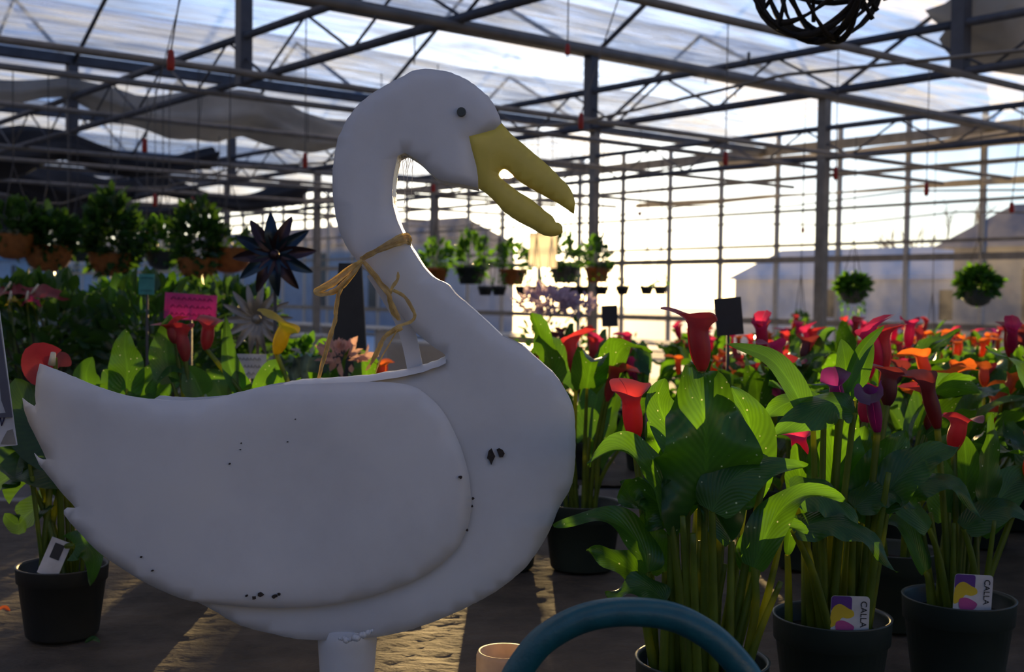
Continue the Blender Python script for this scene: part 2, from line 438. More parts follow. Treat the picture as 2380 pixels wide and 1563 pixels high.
# end wall of mullions, rails and clear panes
wall = bpy.data.objects.new('wall_back', None); COL.objects.link(wall); struct(wall, 'clear end wall of panes, posts and rails')
mul = MB(); mul.box((-.03, -.03, 0), (.03, .03, ZG + .2)); mulme = mul.mesh('mullion', 'whitepaint', False)
B0, DBW, NW = 5.2, 1.15, 38
for k in range(NW + 1): link('mullion', mulme, wall, AB(AW, B0 + k * DBW), (0, 0, ROTB))
ZRAIL = [(.45, .03), (1.04, .045), (2.0, .045), (2.22, .022), (2.75, .02), (3.25, .03), (ZG - .02, .07)]
for z, r in ZRAIL:
    m = MB(); m.box((0, -.03, -r), (NW * DBW, .03, r)); m.obj('rail', 'galv_warm', wall, False, AB(AW, B0, z)).rotation_euler = (0, 0, ROTB)
pz = [0, .45, 1.04, 2.0, 2.75, ZG - .02]
for i in range(len(pz) - 1):
    m = MB(); m.add([(0.03, 0, pz[i]), (DBW - .03, 0, pz[i]), (DBW - .03, 0, pz[i + 1]), (0.03, 0, pz[i + 1])], [(0, 1, 2, 3)])
    me = m.mesh('pane', 'pane', False)
    for k in range(NW): link('pane', me, wall, AB(AW, B0 + k * DBW), (0, 0, ROTB))
# unseen solid walls, added to cut the skylight falling on the goose front
m = MB(); m.box((0, -.1, 0), (72, 0, 4.8)); struct(m.obj('wall_front', 'wallboard', None, False, AB(-12, -16)), 'plain grey unseen wall added behind the camera to cut light').rotation_euler = (0, 0, ROTB)
m = MB(); m.box((0, -.1, 0), (27, 0, 4.8)); struct(m.obj('wall_right', 'wallboard', None, False, AB(-12, -16)), 'plain grey unseen side wall added at the right to cut light').rotation_euler = (0, 0, ROTA)
# gable panes above the wall under each arch
gmb = MB(); gp = [(0, s * BAY, ZG + (ZR - ZG) * (1 - abs(2 * s - 1))) for s in [i / 12 for i in range(13)]]
gmb.add(gp, [tuple(range(13))]); gme = gmb.mesh('gable_pane', 'pane', False)
for gb in GB[3:-1]: link('gable_pane', gme, wall, AB(AW, gb), (0, 0, ROTA))

# ------------------------------------------------------------------ gathered shade curtains
def curtain(name, pa, pb, mat, r, sag, seed, label, n=40, flat=.7):
    rnd = random.Random(seed); m = MB(); K = 18; vs = []; fs = []
    d = (pb - pa); L = d.length; d.normalize(); side = d.cross(Vector((0, 0, 1))).normalized()
    for i in range(n + 1):
        t = i / n; c = pa + d * (L * t) - Vector((0, 0, sag * (abs(math.sin(PI * t * 3)) ** 1.3)))
        rr = r * (.7 + .3 * math.sin(t * 9 + seed)) * (1 + .35 * noise.noise(Vector((t * 8, seed, 0))))
        for k in range(K):
            an = 2 * PI * k / K; q = rr * (1 + .28 * math.sin(an * 5 + t * 6) + .3 * noise.noise(Vector((t * 14, math.cos(an) * 1.5, math.sin(an) * 1.5 + seed))))
            vs.append(c + side * (math.cos(an) * q) + Vector((0, 0, math.sin(an) * q * flat)))
    for i in range(n):
        for k in range(K):
            k2 = (k + 1) % K; fs.append((i*K+k, i*K+k2, (i+1)*K+k2, (i+1)*K+k))
    fs += [tuple(reversed(range(K))), tuple(range(n*K, (n+1)*K))]
    m.add(vs, fs); tag(m.obj(name, mat), label, 'curtain', 'gathered shade curtains')
curtain('shade_curtain', AB(7.9, 4.7, 3.42), AB(14.6, 4.7, 3.42), 'curtain_pale', .30, .12, 1, 'pale gathered shade curtain hanging under the gutter at the upper right')
curtain('shade_curtain', AB(2.2, 12.4, 3.45), AB(8.0, 12.4, 3.40), 'curtain_pale', .34, .18, 2, 'pale bunched shade curtain left of the goose head')
curtain('shade_curtain', AB(1.0, 16.2, 3.35), AB(7.5, 16.2, 3.30), 'curtain_dark', .36, .22, 3, 'dark bunched shade curtain at the left, nearer of two')
curtain('shade_curtain', AB(3.0, 20.1, 3.25), AB(11.0, 20.1, 3.25), 'curtain_dark', .36, .25, 4, 'dark bunched shade curtain at the left, farther of two')
for k, b in enumerate((23.95, 27.8, 31.65, 35.5)):
    curtain('shade_curtain', AB(-1.0, b, 3.1), AB(10.5 - k, b, 3.05), 'curtain_dark', .38, .25, 7 + k, 'far dark bunched shade curtain at the left, %s beyond the nearer two' % ORD[k])
curtain('rolled_curtain', AB(14.75, 6.0, 3.52), AB(14.75, 13.0, 3.52), 'curtain_pale', .13, .02, 5, 'long beige rolled curtain along the top of the end wall')
curtain('rolled_curtain', AB(14.8, 6.0, 2.98), AB(14.8, 15.0, 2.98), 'curtain_pale', .055, .02, 6, 'thin beige rolled blind across the end wall panes')

# ------------------------------------------------------------------ outdoors
t = thing('farm_building', 'long tan building with a grey roof outside the glass wall', 'building', AB(27, 9))
t.rotation_euler = (0, 0, ROTB)
m = MB(); m.box((-14, -3, 0), (5.5, 3, 2.6)); m.obj('wall', 'tan', t, False)
m = MB(); m.add([(-14.4, 3.4, 2.55), (5.8, 3.4, 2.55), (5.8, 0, 3.7), (-14.4, 0, 3.7), (-14.4, -3.4, 2.55), (5.8, -3.4, 2.55)], [(0, 1, 2, 3), (3, 2, 5, 4), (1, 5, 2), (0, 3, 4)]); m.obj('roof', 'slateroof', t, False)
wm = MB(); wm.box((-.5, 2.98, 1.0), (.5, 3.04, 2.1)); wme = wm.mesh('window', 'slate', False)
for k in range(5): link('window', wme, t, (-11 + k * 3.6, 0, 0))
for lab, a, b0, b1, h, mt in (('low pale shed outside, between the tan building and the sun', 29, 15.5, 25, 3.0, 'paleshed'), ('long blue grey neighbouring greenhouse outside at the far left', 24, 36, 92, 4.3, 'greyshed')):
    t = thing('outbuilding', lab, 'building', AB(a, b0)); t.rotation_euler = (0, 0, ROTB); L = b1 - b0
    m = MB(); m.box((0, -5, 0), (L, 0, h - .9)); m.obj('wall', mt, t, False)
    m = MB(); m.add([(-.2, .2, h - 1), (L + .2, .2, h - 1), (L + .2, -2.5, h), (-.2, -2.5, h), (-.2, -5.2, h - 1), (L + .2, -5.2, h - 1)], [(0, 1, 2, 3), (3, 2, 5, 4), (1, 5, 2), (0, 3, 4)]); m.obj('roof', 'slateroof' if mt == 'greyshed' else 'snow', t, False)
    wm = MB(); wm.box((-.4, 0, .9), (.4, .04, h - 1.3)); wme = wm.mesh('window', 'slate', False)
    for k in range(int(L / 4)): link('window', wme, t, (2 + k * 4, 0, 0))
def tree(pos, h, seed, label):
    rnd = random.Random(seed); m = MB()
    def br(p, d, L, r, lv):
        q = p + d * L; m.tube([p, (p + q) / 2 + Vector((rnd.uniform(-.05, .05) * L, 0, 0)), q], [r, r * .8, r * .6], 5, False)
        if lv:
            for k in range(3):
                nd = (d + Vector((rnd.uniform(-.8, .8), rnd.uniform(-.8, .8), rnd.uniform(-.1, .6)))).normalized()
                br(p + d * L * rnd.uniform(.5, 1), nd, L * .68, r * .55, lv - 1)
    br(Vector((0, 0, 0)), Vector((0, 0, 1)), h * .35, h * .022, 4)
    tag(m.obj('bare_tree', 'bark', None, True, pos), label, 'tree', 'bare trees outside')
tree(AB(36, 18), 8, 1, 'bare leafless tree beyond the right end of the tan building')
tree(AB(38, 24), 7, 2, 'bare leafless tree seen between the column and the tan building')
tree(AB(30, 50), 8, 3, 'bare leafless tree far to the left outside')

# ------------------------------------------------------------------ benches
ZB = .80
def bench(name, x0, x1, y0, y1, label, zz=ZB, amp=.006, nx=150, ny=70, mat='fabric'):
    t = thing(name, label, 'bench', (0, 0, 0))
    m = MB()
    for i in range(nx + 1):
        for j in range(ny + 1):
            x = x0 + (x1 - x0) * i / nx; y = y0 + (y1 - y0) * j / ny
            n1 = noise.noise(Vector((x * 3.5, y * 5, 1))); n2 = 1 - abs(noise.noise(Vector((x * 11 + y * 6, y * 26 - x * 5, 5))) + .5 * noise.noise(Vector((x * 30, y * 55, 2))))
            z = zz - amp + amp * (.45 * n1 + .55 * max(0, n2) ** 3)
            m.v.append((x, y, z))
    for i in range(nx):
        for j in range(ny):
            k = i * (ny + 1) + j; m.f.append((k, k + ny + 1, k + ny + 2, k + 1)); m.m.append(0)
    m.obj('ground_cloth', mat, t)
    m = MB(); m.box((x0, y0, zz - .10), (x1, y1, zz - .016)); m.obj('frame', 'benchwood', t, False)
    lm = MB(); lm.box((-.03, -.03, 0), (.03, .03, zz - .10)); lme = lm.mesh('leg', 'benchwood', False)
    for x in (x0 + .1, x1 - .1):
        for y in (y0 + .1, y1 - .1): link('leg', lme, t, (x, y, 0))
    return t
bench('display_bench', -2.2, 2.6, .35, 3.3, 'display bench under the goose, covered with wrinkled grey ground cloth', amp=.0075, nx=300, ny=240)
bench('display_bench', -3.6, -.52, 3.9, 5.9, 'cloth covered bench of leafy shrubs behind the goose tail')
bench('display_bench', -.05, 4.2, 3.7, 6.6, 'second bench crowded with calla lilies at the right')
for k, (a, b0, b1) in enumerate(((9.6, 6, 14), (12.6, 7, 17), (12.6, 19, 30), (9.0, 16, 27))):
    t = thing('plant_table', 'long low white slatted plant table near the end wall, %s from the right' % ORD[k], 'table', AB(a, b0), 'far plant tables')
    t.rotation_euler = (0, 0, ROTB)
    m = MB(); sl = MB(); sl.box((0, -.06, .72), (b1 - b0, .06, .75)); sme = sl.mesh('slat', 'whitepaint', False)
    for q in range(6): link('slat', sme, t, (0, -.45 + q * .18, 0))
    lm = MB(); lm.box((-.03, -.45, 0), (.03, .45, .72)); lme = lm.mesh('trestle', 'whitepaint', False)
    for q in range(int((b1 - b0) / 2) + 1): link('trestle', lme, t, (q * 2 + .2, 0, 0))

# ------------------------------------------------------------------ the painted metal goose
GY = 1.50
def dens(pts, step=7, jag=0, seed=0, closed=True):
    out = []; N = len(pts); rnd = random.Random(seed)
    sp = spline([(x, y, 0) for x, y in pts], 8, closed)
    last = None
    for p in sp:
        if last is None or (p - last).length >= step:
            q = Vector((p.x + rnd.uniform(-jag, jag), p.y + rnd.uniform(-jag, jag), 0)); out.append((q.x, q.y)); last = p
    return out
def seg_dist(p, poly):
    best = 1e9
    n = len(poly)
    for i in range(n):
        a = poly[i]; b = poly[(i + 1) % n]
        dx, dy = b[0]-a[0], b[1]-a[1]; L = dx*dx+dy*dy or 1e-12
        t = max(0, min(1, ((p[0]-a[0])*dx+(p[1]-a[1])*dy)/L))
        d = math.hypot(p[0]-a[0]-t*dx, p[1]-a[1]-t*dy)
        if d < best: best = d
    return best
def inside(p, poly):
    c = False; n = len(poly); j = n - 1
    for i in range(n):
        if (poly[i][1] > p[1]) != (poly[j][1] > p[1]) and p[0] < (poly[j][0]-poly[i][0])*(p[1]-poly[i][1])/(poly[j][1]-poly[i][1])+poly[i][0]: c = not c
        j = i
    return c
def sheet(px_outline, Y, puff, soft, name, mat, parent, facing=-1, step=.014, dent=.004, thick=.0016, base=None):
    """sheet metal panel cut to an outline, softly bulged, with real thickness"""
    pl = [P(x, y, GY) for x, y in px_outline]; poly = [(p.x, p.z) for p in pl]
    xs = [p[0] for p in poly]; zs = [p[1] for p in poly]
    pts = [Vector(p) for p in poly]; n = len(pts)
    x = min(xs); k = 0
    while x < max(xs):
        z = min(zs)
        while z < max(zs):
            q = (x + (.5 * step if k % 2 else 0), z)
            if inside(q, poly) and seg_dist(q, poly) > step * .45: pts.append(Vector(q))
            z += step
        x += step * .87; k += 1
    r = delaunay_2d_cdt(pts, [(i, (i + 1) % n) for i in range(n)], [], 1, 1e-6)
    v2, fs = r[0], r[2]
    vs = []
    for p in v2:
        d = seg_dist((p.x, p.y), poly)
        h = puff * (1 - math.exp(-d / soft)) + dent * noise.noise(Vector((p.x * 9, p.y * 9, Y * 7))) * min(1, d / .03)
        y0 = Y if base is None else base(p.x, p.y)
        vs.append((p.x, y0 + facing * h, p.y))
    nv = len(vs); m = MB(); back = [(a, b - facing * thick, c) for a, b, c in vs]
    cnt = {}
    ff = []
    for f in fs:
        a, b, c = (Vector(vs[i]) for i in f[:3]); nrm = (b - a).cross(c - a)
        f = tuple(f) if nrm.y * facing > 0 else tuple(reversed(f)); ff.append(f)
        for i in range(len(f)): cnt[(f[i], f[(i + 1) % len(f)])] = 1
    edge = [(a, b) for (a, b) in cnt if (b, a) not in cnt]
    m.add(vs + back, ff + [tuple(i + nv for i in reversed(f)) for f in ff] + [(b, a, a + nv, b + nv) for a, b in edge])
    return m.obj(name, mat, parent)
goose = thing('goose_ornament', 'big white painted sheet metal goose with yellow beak and straw bow', 'ornament', (P(800, 1500, GY).x, GY + .03, ZB))
goff = goose.location.copy()
def G(o):                                  # keep world placement under the goose's base point
    o.location = -goff + o.location; return o
# outlines traced in photograph pixels
HEADCUT = [(1166, 286), (1150, 301), (1122, 309), (1090, 317), (1096, 345), (1107, 385), (1111, 412), (1112, 437)]
neck_in = [(1112, 437), (1085, 431), (1050, 425), (1022, 418), (1000, 401), (975, 377), (950, 360), (934, 353), (924, 363), (919, 385), (914, 412), (912, 440),
           (914, 475), (924, 512), (938, 545), (951, 568), (966, 592), (986, 622), (1010, 646), (1040, 661), (1057, 682), (1085, 706), (1130, 746), (1170, 784)]
breast = [(1215, 804), (1255, 841), (1290, 872), (1319, 915), (1333, 950), (1337, 1000), (1337, 1070), (1328, 1130), (1302, 1176), (1285, 1216), (1262, 1263), (1220, 1321),
          (1160, 1371), (1100, 1405), (1040, 1433), (960, 1463), (880, 1481), (790, 1489), (700, 1487), (640, 1476), (560, 1455), (500, 1422), (440, 1391)]
belly_hidden = [(360, 1345), (300, 1305), (255, 1240), (240, 1150), (250, 1050), (290, 960)]
top_rim = [(345, 927), (420, 932), (520, 925), (570, 911), (620, 899), (680, 892), (760, 889), (850, 884), (920, 876), (980, 862), (1030, 846)]
neck_out = [(1036, 826), (1000, 801), (965, 771), (930, 731), (905, 697), (875, 661), (850, 628), (830, 606), (810, 581), (790, 541), (778, 490), (772, 430), (775, 380), (783, 331),
            (794, 302), (805, 281), (830, 247), (860, 221), (900, 196), (935, 178), (960, 164), (1000, 160), (1040, 167), (1075, 180), (1100, 195), (1130, 220), (1150, 246)]
def dn(pts, step=7, jag=0.6, seed=1): return dens(pts, step, jag, seed, False)
body_px = dn(neck_in[:8]) + dn(neck_in[8:]) + dn(breast) + dn(belly_hidden) + dn(top_rim) + dn(neck_out, jag=.9) + [(1160, 268)] + HEADCUT[:-1]
BEAK = HEADCUT[:-1] + [(1112, 437)] + dn([(1118, 441), (1140, 458), (1170, 490), (1200, 512), (1235, 530), (1262, 546), (1290, 549), (1312, 538)]) + \
    dn([(1308, 528), (1300, 519), (1290, 516), (1286, 506), (1262, 486), (1232, 462), (1205, 446), (1184, 430), (1168, 417), (1161, 407), (1164, 397), (1173, 394), (1184, 401), (1212, 424), (1260, 452), (1300, 474), (1337, 499)], 6, .5) + \
    dn([(1337, 472), (1326, 440), (1300, 411), (1270, 381), (1240, 356), (1206, 327), (1182, 307)], 6, .5)
G(sheet(body_px, GY, .0045, .008, 'front_panel', 'paint', goose))
G(sheet(BEAK, GY, .006, .015, 'beak', 'beak', goose, step=.008, dent=.001))
G(sheet([(x, y) for x, y in body_px], GY + .05, .010, .025, 'back_panel', 'paint', goose, facing=1, step=.03))
G(sheet(BEAK, GY + .006, .004, .015, 'beak_back', 'beak', goose, facing=1, step=.02, dent=0))
# side walls joining the two panels, left open along the back
def band(px, y0, y1, name, mat, inset=0):
    m = MB(); pts = [P(x, y, GY) for x, y in px]; n = len(pts); th = .0012
    vs = []
    for p in pts: vs += [(p.x, y0, p.z), (p.x, y1, p.z)]
    fs = [(2*i, 2*i+2, 2*i+3, 2*i+1) for i in range(n - 1)]
    m.add(vs, fs); o = m.obj(name, mat, goose); G(o); return o
band(dn(neck_in, jag=.4), GY + .001, GY + .05, 'inner_neck_edge', 'paint')
band(dn(breast, jag=.4), GY + .001, GY + .05, 'breast_edge', 'paint')
band(dn(neck_out, jag=.4), GY + .001, GY + .05, 'outer_neck_edge', 'paint')
WING = dn([(110, 843), (175, 868), (240, 895), (300, 914), (345, 922), (420, 929), (500, 924), (560, 910), (620, 896), (700, 891), (800, 888), (880, 886), (950, 893), (990, 913), (1032, 957), (1065, 1020),
        (1085, 1080), (1094, 1130), (1096, 1180), (1085, 1230), (1060, 1275), (1010, 1320), (950, 1352), (870, 1379), (790, 1396), (700, 1405), (600, 1404), (520, 1396), (440, 1384), (360, 1350), (300, 1314), (240, 1271), (196, 1225), (172, 1198)], 8, .5) + \
    [(165, 1188), (165, 1179), (172, 1173), (192, 1174)] + dn([(190, 1171), (160, 1139), (130, 1101), (106, 1072)], 8, .3) + \
    [(97, 1048), (106, 1058), (116, 1063), (125, 1063)] + dn([(122, 1055), (105, 1020), (85, 980), (73, 946)], 8, .3) + [(70, 922), (82, 932), (97, 941), (101, 936)] + dn([(99, 915), (100, 895), (103, 868)], 8, .3)
def wing_base(x, z):
    r = P(1000, 1100, GY).x; k = max(0, min(1, (r - x) / .45)); return GY - .012 - .012 * math.sin(k * PI * .5)
G(sheet(WING, GY - .016, .0065, .009, 'wing', 'paint', goose, base=wing_base))
WB = [(x - 15 * max(0, min(1, (700 - x) / 500)), y + 12 + 62 * max(0, min(1, (900 - x) / 600)) * (1 if y < 1150 else max(0, 1 - (y - 1150) / 120))) for x, y in WING]
G(sheet(WB, GY + .10, .014, .045, 'back_wing', 'paint', goose, facing=1, step=.035))
G(sheet([(100, 1106), (116, 1093), (150, 1128), (200, 1180), (235, 1215), (215, 1200), (165, 1152)], GY + .045, .002, .02, 'tail_feather', 'paint', goose, facing=1, step=.02, dent=0))
# folded lip along the opening of the back
lip = [(655, 889), (690, 884), (760, 886), (830, 881), (900, 873), (950, 864), (1000, 850), (1036, 836)]
m = MB(); vs = []; lp = dens(lip, 9, .8, 3, False); rows = 5
for i, (x, y) in enumerate(lp):
    for k in range(rows):
        t = k / (rows - 1); w = 17 * min(1, (i + 2) / 9)
        vs.append(tuple(P(x + 3 * noise.noise(Vector((i * .4, k, 0))), y + 9 - w * math.sin(t * PI * .55) - 2 * noise.noise(Vector((i * .7, k * .6, 2))), GY - .012 - .010 * math.sin(t * PI) + t * .055)))
fs = [(i*rows+k, (i+1)*rows+k, (i+1)*rows+k+1, i*rows+k+1) for i in range(len(lp)-1) for k in range(rows-1)]
m.add(vs, fs); G(m.obj('folded_lip', 'paint', goose))
# inner strap brace
m = MB(); sp = spline([P(868, 632, GY + .03), P(905, 690, GY + .026), P(935, 745, GY + .024), P(952, 795, GY + .024), P(966, 862, GY + .026)], 6)
vs = []; hw = 19 * GY / FPX
for i, p in enumerate(sp):
    tg = (sp[min(i+1, len(sp)-1)] - sp[max(i-1, 0)]).normalized(); sd = tg.cross(Vector((0, 1, 0))).normalized()
    vs += [p + sd * hw, p + sd * hw + Vector((0, .002, 0)), p - sd * hw + Vector((0, .002, 0)), p - sd * hw]
fs = []
for i in range(len(sp) - 1):
    for k in range(4): k2 = (k+1) % 4; fs.append((i*4+k, i*4+k2, (i+1)*4+k2, (i+1)*4+k))
m.add(vs, fs); G(m.obj('strap_brace', 'paint', goose, False))
# post, base plate, weld
pc = P(800, 1490, GY)
m = MB(); m.lathe([(.030, 0), (.030, pc.z - ZB - .12), (.0375, pc.z - ZB - .01), (.038, pc.z - ZB + .01), (.034, pc.z - ZB + .012)], 28)
m.obj('post', 'paint', goose)
m = MB(); m.lathe([(.001, 0), (.12, 0), (.12, .006), (.115, .008), (.001, .008)], 32); m.obj('base_plate', 'paint', goose)
m = MB(); rnd = random.Random(4)
for k in range(16):
    p = P(790 + 5 * k, 1487 - 2.2 * max(0, k - 6) + rnd.uniform(-3, 3), GY - .037 + .0012 * abs(k - 8)); r = rnd.uniform(.002, .005)
    m.lathe([(.0001, -r), (r * .8, -r * .6), (r, 0), (r * .7, r * .7), (.0001, r)], 6, p)
o = m.obj('weld_lumps', 'paint', goose); o['label'] = 'lumpy peeling weld'; G(o)
m = MB(); ec = P(1072, 259, GY - .012)
m.tube([ec, ec + Vector((0, .004, 0)), ec + Vector((0, .012, 0))], [.0052, .0058, .0058], 14); o = m.obj('eye', 'eye', goose, False); o['label'] = 'dark bolt eye'; G(o)
def chip(px, py, pts, Y, name='rust_chip'):
    m = MB(); c = P(px, py, Y); v = [(c.x + a * Y / FPX, Y, c.z - b * Y / FPX) for a, b in pts]; m.add(v + [(a, b + .004, d) for a, b, d in v], [tuple(range(len(v)))] + [(i, (i + 1) % len(v), (i + 1) % len(v) + len(v), i + len(v)) for i in range(len(v))])
    o = m.obj(name, 'rust', goose, False); o['label'] = 'bare rusty paint chip'; G(o)
chip(1142, 1062, [(-7, -12), (0, -19), (5, -8), (9, 0), (4, 10), (0, 20), (-5, 8), (-10, 4)], GY - .0072)
chip(1163, 1053, [(-9, -7), (-3, -10), (5, -6), (10, 2), (6, 10), (-2, 11), (-5, 2)], GY - .0072)
for k, (x, y, r) in enumerate(((605, 1384, 8), (590, 1391, 6), (637, 1388, 7), (648, 1383, 5), (573, 1386, 4), (1070, 1110, 5), (1099, 1160, 4), (1097, 1178, 4), (1086, 1234, 4), (533, 1079, 3), (558, 1046, 2), (560, 1031, 2), (668, 1028, 2), (686, 975, 2), (327, 1296, 3), (353, 1328, 3))):
    rr = random.Random(k); chip(x, y, [(r * rr.uniform(.5, 1.1) * math.cos(q * PI / 4), r * rr.uniform(.4, .9) * math.sin(q * PI / 4)) for q in range(8)], wing_base(P(x, y, GY).x, 0) - (.0092 if y < 1370 else .0082))
# cobweb threads in the crook of the neck
m = MB(); rnd = random.Random(8)
for k in range(16):
    x0 = rnd.uniform(926, 960); x1 = x0 + rnd.uniform(-14, 8)
    if k < 3: y1 = rnd.uniform(470, 540)
    else: y1 = 362 + rnd.uniform(14, 48)
    pa = P(x0, 362, GY + .02); pb = P(max(920, x1), y1, GY + .02); m.tube([pa, (pa + pb) / 2 + Vector((.001, 0, 0)), pb], .00022, 3, False)
o = m.obj('cobweb', 'white_card', goose); o['kind'] = 'stuff'; G(o)

# straw bow round the neck
bow = thing('straw_bow', 'golden raffia straw bow tied round the goose neck', 'bow', tuple(P(843, 604, GY - .03)))
def strand(pts, w=4.5, yy=None, n=8, wob=2.0, seed=0, name='strand'):
    rnd = random.Random(seed); q = []
    for i, p in enumerate(pts):
        Y = p[2] if len(p) > 2 else (GY - .022 if yy is None else yy)
        q.append(P(p[0], p[1], Y))
    sp = spline(q, n); m = MB(); N = len(sp)
    rad = [w * GY / FPX * .5 * (.75 + .45 * noise.noise(Vector((i * .21, seed, 0)))) * (min(1, (N - i) / 6)) + .0002 for i in range(N)]
    vs = []
    for i, p in enumerate(sp):
        tg = (sp[min(i+1, N-1)] - sp[max(i-1, 0)]).normalized(); sd = tg.cross(Vector((0, 1, 0)))
        sd = sd.normalized() if sd.length > .15 else Vector((0, 0, 1)); ti = .5 * math.sin(i * .35 + seed)
        sd = (sd + Vector((0, ti, 0))).normalized() * rad[i] * 1.5; nn = tg.cross(sd).normalized() * rad[i] * .35
        vs += [p + sd, p + nn, p - sd, p - nn]
    m.add(vs, [(i*4+k, i*4+(k+1) % 4, (i+1)*4+(k+1) % 4, (i+1)*4+k) for i in range(N-1) for k in range(4)])
    o = m.obj(name, 'raffia', bow, False); o.location = -bow.location; return o
for k, (da, db) in enumerate(((0, 0), (6, -5), (-5, 8), (10, 4), (3, 14))):
    strand([(838, 604, GY - .018), (858, 592 + da * .5, GY - .024), (895, 572 + db * .6, GY - .026), (925, 556 + db, GY - .022), (945, 551 + db, GY - .012), (955, 560 + db, GY + .02), (940, 570, GY + .062), (880, 600, GY + .066), (838, 612, GY + .03)], 8 - k, seed=k, name='neck_loop')
for k in range(4):
    strand([(842, 606), (812, 622 + 3 * k), (778, 648 + 4 * k), (752, 664 + 3 * k), (733, 677 + k), (752, 683 + k), (782, 678 - k * 2), (808, 655 - 3 * k), (843, 610)], 7, yy=GY - .03 - .004 * k, seed=10 + k, name='bow_loop')
for k in range(3):
    strand([(800, 655), (788, 680), (781, 720 + 4 * k), (779, 745), (768, 780 + 3 * k), (754, 830), (738 + 3 * k, 880)], 8 - k * 2, yy=GY - .034 - .003 * k, seed=20 + k, name='bow_tail')
for k in range(4):
    strand([(845, 608), (862, 628 + 2 * k), (884, 655 + 3 * k), (903, 682 + 2 * k), (908 + 3 * k, 715), (925 + 2 * k, 745)], 8 - k, yy=GY - .026 - .003 * k, seed=30 + k, name='bow_tail')
strand([(905, 690), (912, 668), (924, 650), (925, 632)], 6, seed=41, name='bow_tail')
strand([(914, 675), (940, 690), (958, 718), (964, 735), (955, 748), (925, 760), (895, 782), (882, 805), (862, 845), (850, 862)], 6, yy=GY - .03, seed=42, name='bow_tail')
strand([(935, 762), (905, 775), (890, 790), (880, 812), (862, 848)], 9, yy=GY - .032, seed=43, name='bow_tail')
strand([(925, 765), (905, 800), (885, 835), (873, 868)], 2.2, yy=GY - .034, seed=44, name='bow_tail')

# ------------------------------------------------------------------ plant makers
def blade(m, mid, hw, nrm, prof='calla', fold=.25, wave=.0, kw=3.0, ph=0.0, curl=0.0, n=16, na=8, lobe=0.0, twist=0.0):
    sp = spline(mid, max(3, n // (len(mid) - 1)))
    N = len(sp); vs = []; nrm = Vector(nrm).normalized()
    for i, p in enumerate(sp):
        v = i / (N - 1)
        t = (sp[min(i+1, N-1)] - sp[max(i-1, 0)]).normalized()
        nn = Matrix.Rotation(twist * v, 3, t) @ nrm
        s = t.cross(nn)
        s = s.normalized() if s.length > 1e-4 else t.orthogonal().normalized()
        nn = s.cross(t).normalized()
        if prof == 'calla': w = hw * (math.sin(PI * min(1, v * .93 + .07) ** .72) ** .8) * (1 - .25 * v)
        elif prof == 'heart': w = hw * (math.sin(PI * min(1, v * .9 + .10) ** .55) ** .75)
        elif prof == 'lance': w = hw * math.sin(PI * min(1, v * .95 + .05) ** .85) ** .9
        else: w = hw
        if i == N - 1: w = 0.0002
        for k in range(na + 1):
            u = -1 + 2 * k / na; au = abs(u)
            z = fold * au * w - curl * au * au * w + wave * au * au * math.sin(kw * 2 * PI * v + ph + (1.3 if u > 0 else 0)) * min(1, v * 6)
            vs.append(p + s * (u * w) + nn * z - t * (lobe * au ** 1.6 * hw * max(0, 1 - v * 3.2)))
    fs = [(i*(na+1)+k, i*(na+1)+k+1, (i+1)*(na+1)+k+1, (i+1)*(na+1)+k) for i in range(N-1) for k in range(na)]
    o = len(m.v)
    for i in range(N):
        for k in range(na + 1): m.uv[o + i*(na+1) + k] = (2 + (-1 + 2 * k / na), i / (N - 1))
    m.add(vs, fs)
def spathe(m, base, axis, H=.085, R=.026, face=0.0, open_=1.0, nu=22, nv=12, tip=.03, n_roll=1):
    """funnel shaped calla bloom with a flared, pointed rim"""
    axis = Vector(axis).normalized(); e1 = axis.orthogonal().normalized(); e1 = Matrix.Rotation(face, 3, axis) @ e1; e2 = axis.cross(e1)
    vs = []
    for j in range(nv + 1):
        v = j / nv
        r = R * (.16 + .40 * math.sin(PI * min(1, v * 1.05) ** .9) ** .9 * (1 - .35 * v) + .20 * v + (.98 * max(0, (v - .66) / .34) ** 1.6) * open_)
        for i in range(nu + 1):
            th = 2 * PI * i / nu; c = math.cos(th)          # th = 0 is the tip, th = pi the overlap
            hgt = H * v * (.80 + .20 * (c * .5 + .5) ** 1.2)
            fl = max(0, (v - .7) / .3)
            wav = .16 * R * math.sin(3 * th + face) * fl
            tipx = tip * fl ** 1.6 * max(0, c) ** 5
            rr = r * (1 - .10 * (1 - c) * v) + wav * .6 + tipx
            drop = -.35 * tipx - .22 * R * fl ** 2 * open_
            spi = 1 + .12 * (i / nu - .5) * (1 if v > .1 else 0)
            vs.append(base + e1 * (c * rr * spi) + e2 * (math.sin(th) * rr * spi) + axis * (hgt + drop + wav))
    fs = [(j*(nu+1)+i, j*(nu+1)+i+1, (j+1)*(nu+1)+i+1, (j+1)*(nu+1)+i) for j in range(nv) for i in range(nu)]
    m.add(vs, fs)
def pot_mesh(r=.0825, h=.135, mat='pot', band_h=.035):
    m = MB(); rb = r * .74
    m.lathe([(0.001, 0), (rb, 0), (rb + .003, .004), (r * .93, h - band_h), (r * .97, h - band_h + .001), (r - .001, h - .002), (r, h), (r - .004, h), (r - .006, h - .004), (r * .88, h * .6), (.001, h * .6)], 40)
    return m.mesh('pot', mat)
POT = pot_mesh(); POTS = pot_mesh(.075, .118, 'pot_dark', .026)
sm = MB(); vs = []
for ri in range(7):
    for k in range(24):
        an = 2*PI*k/24; r = .0745 * ri / 6; vs.append((r*math.cos(an), r*math.sin(an), .108 + .004*noise.noise(Vector((r*60*math.cos(an), r*60*math.sin(an), 3)))))
sm.add(vs, [(i*24+k, i*24+(k+1) % 24, (i+1)*24+(k+1) % 24, (i+1)*24+k) for i in range(6) for k in range(24)])
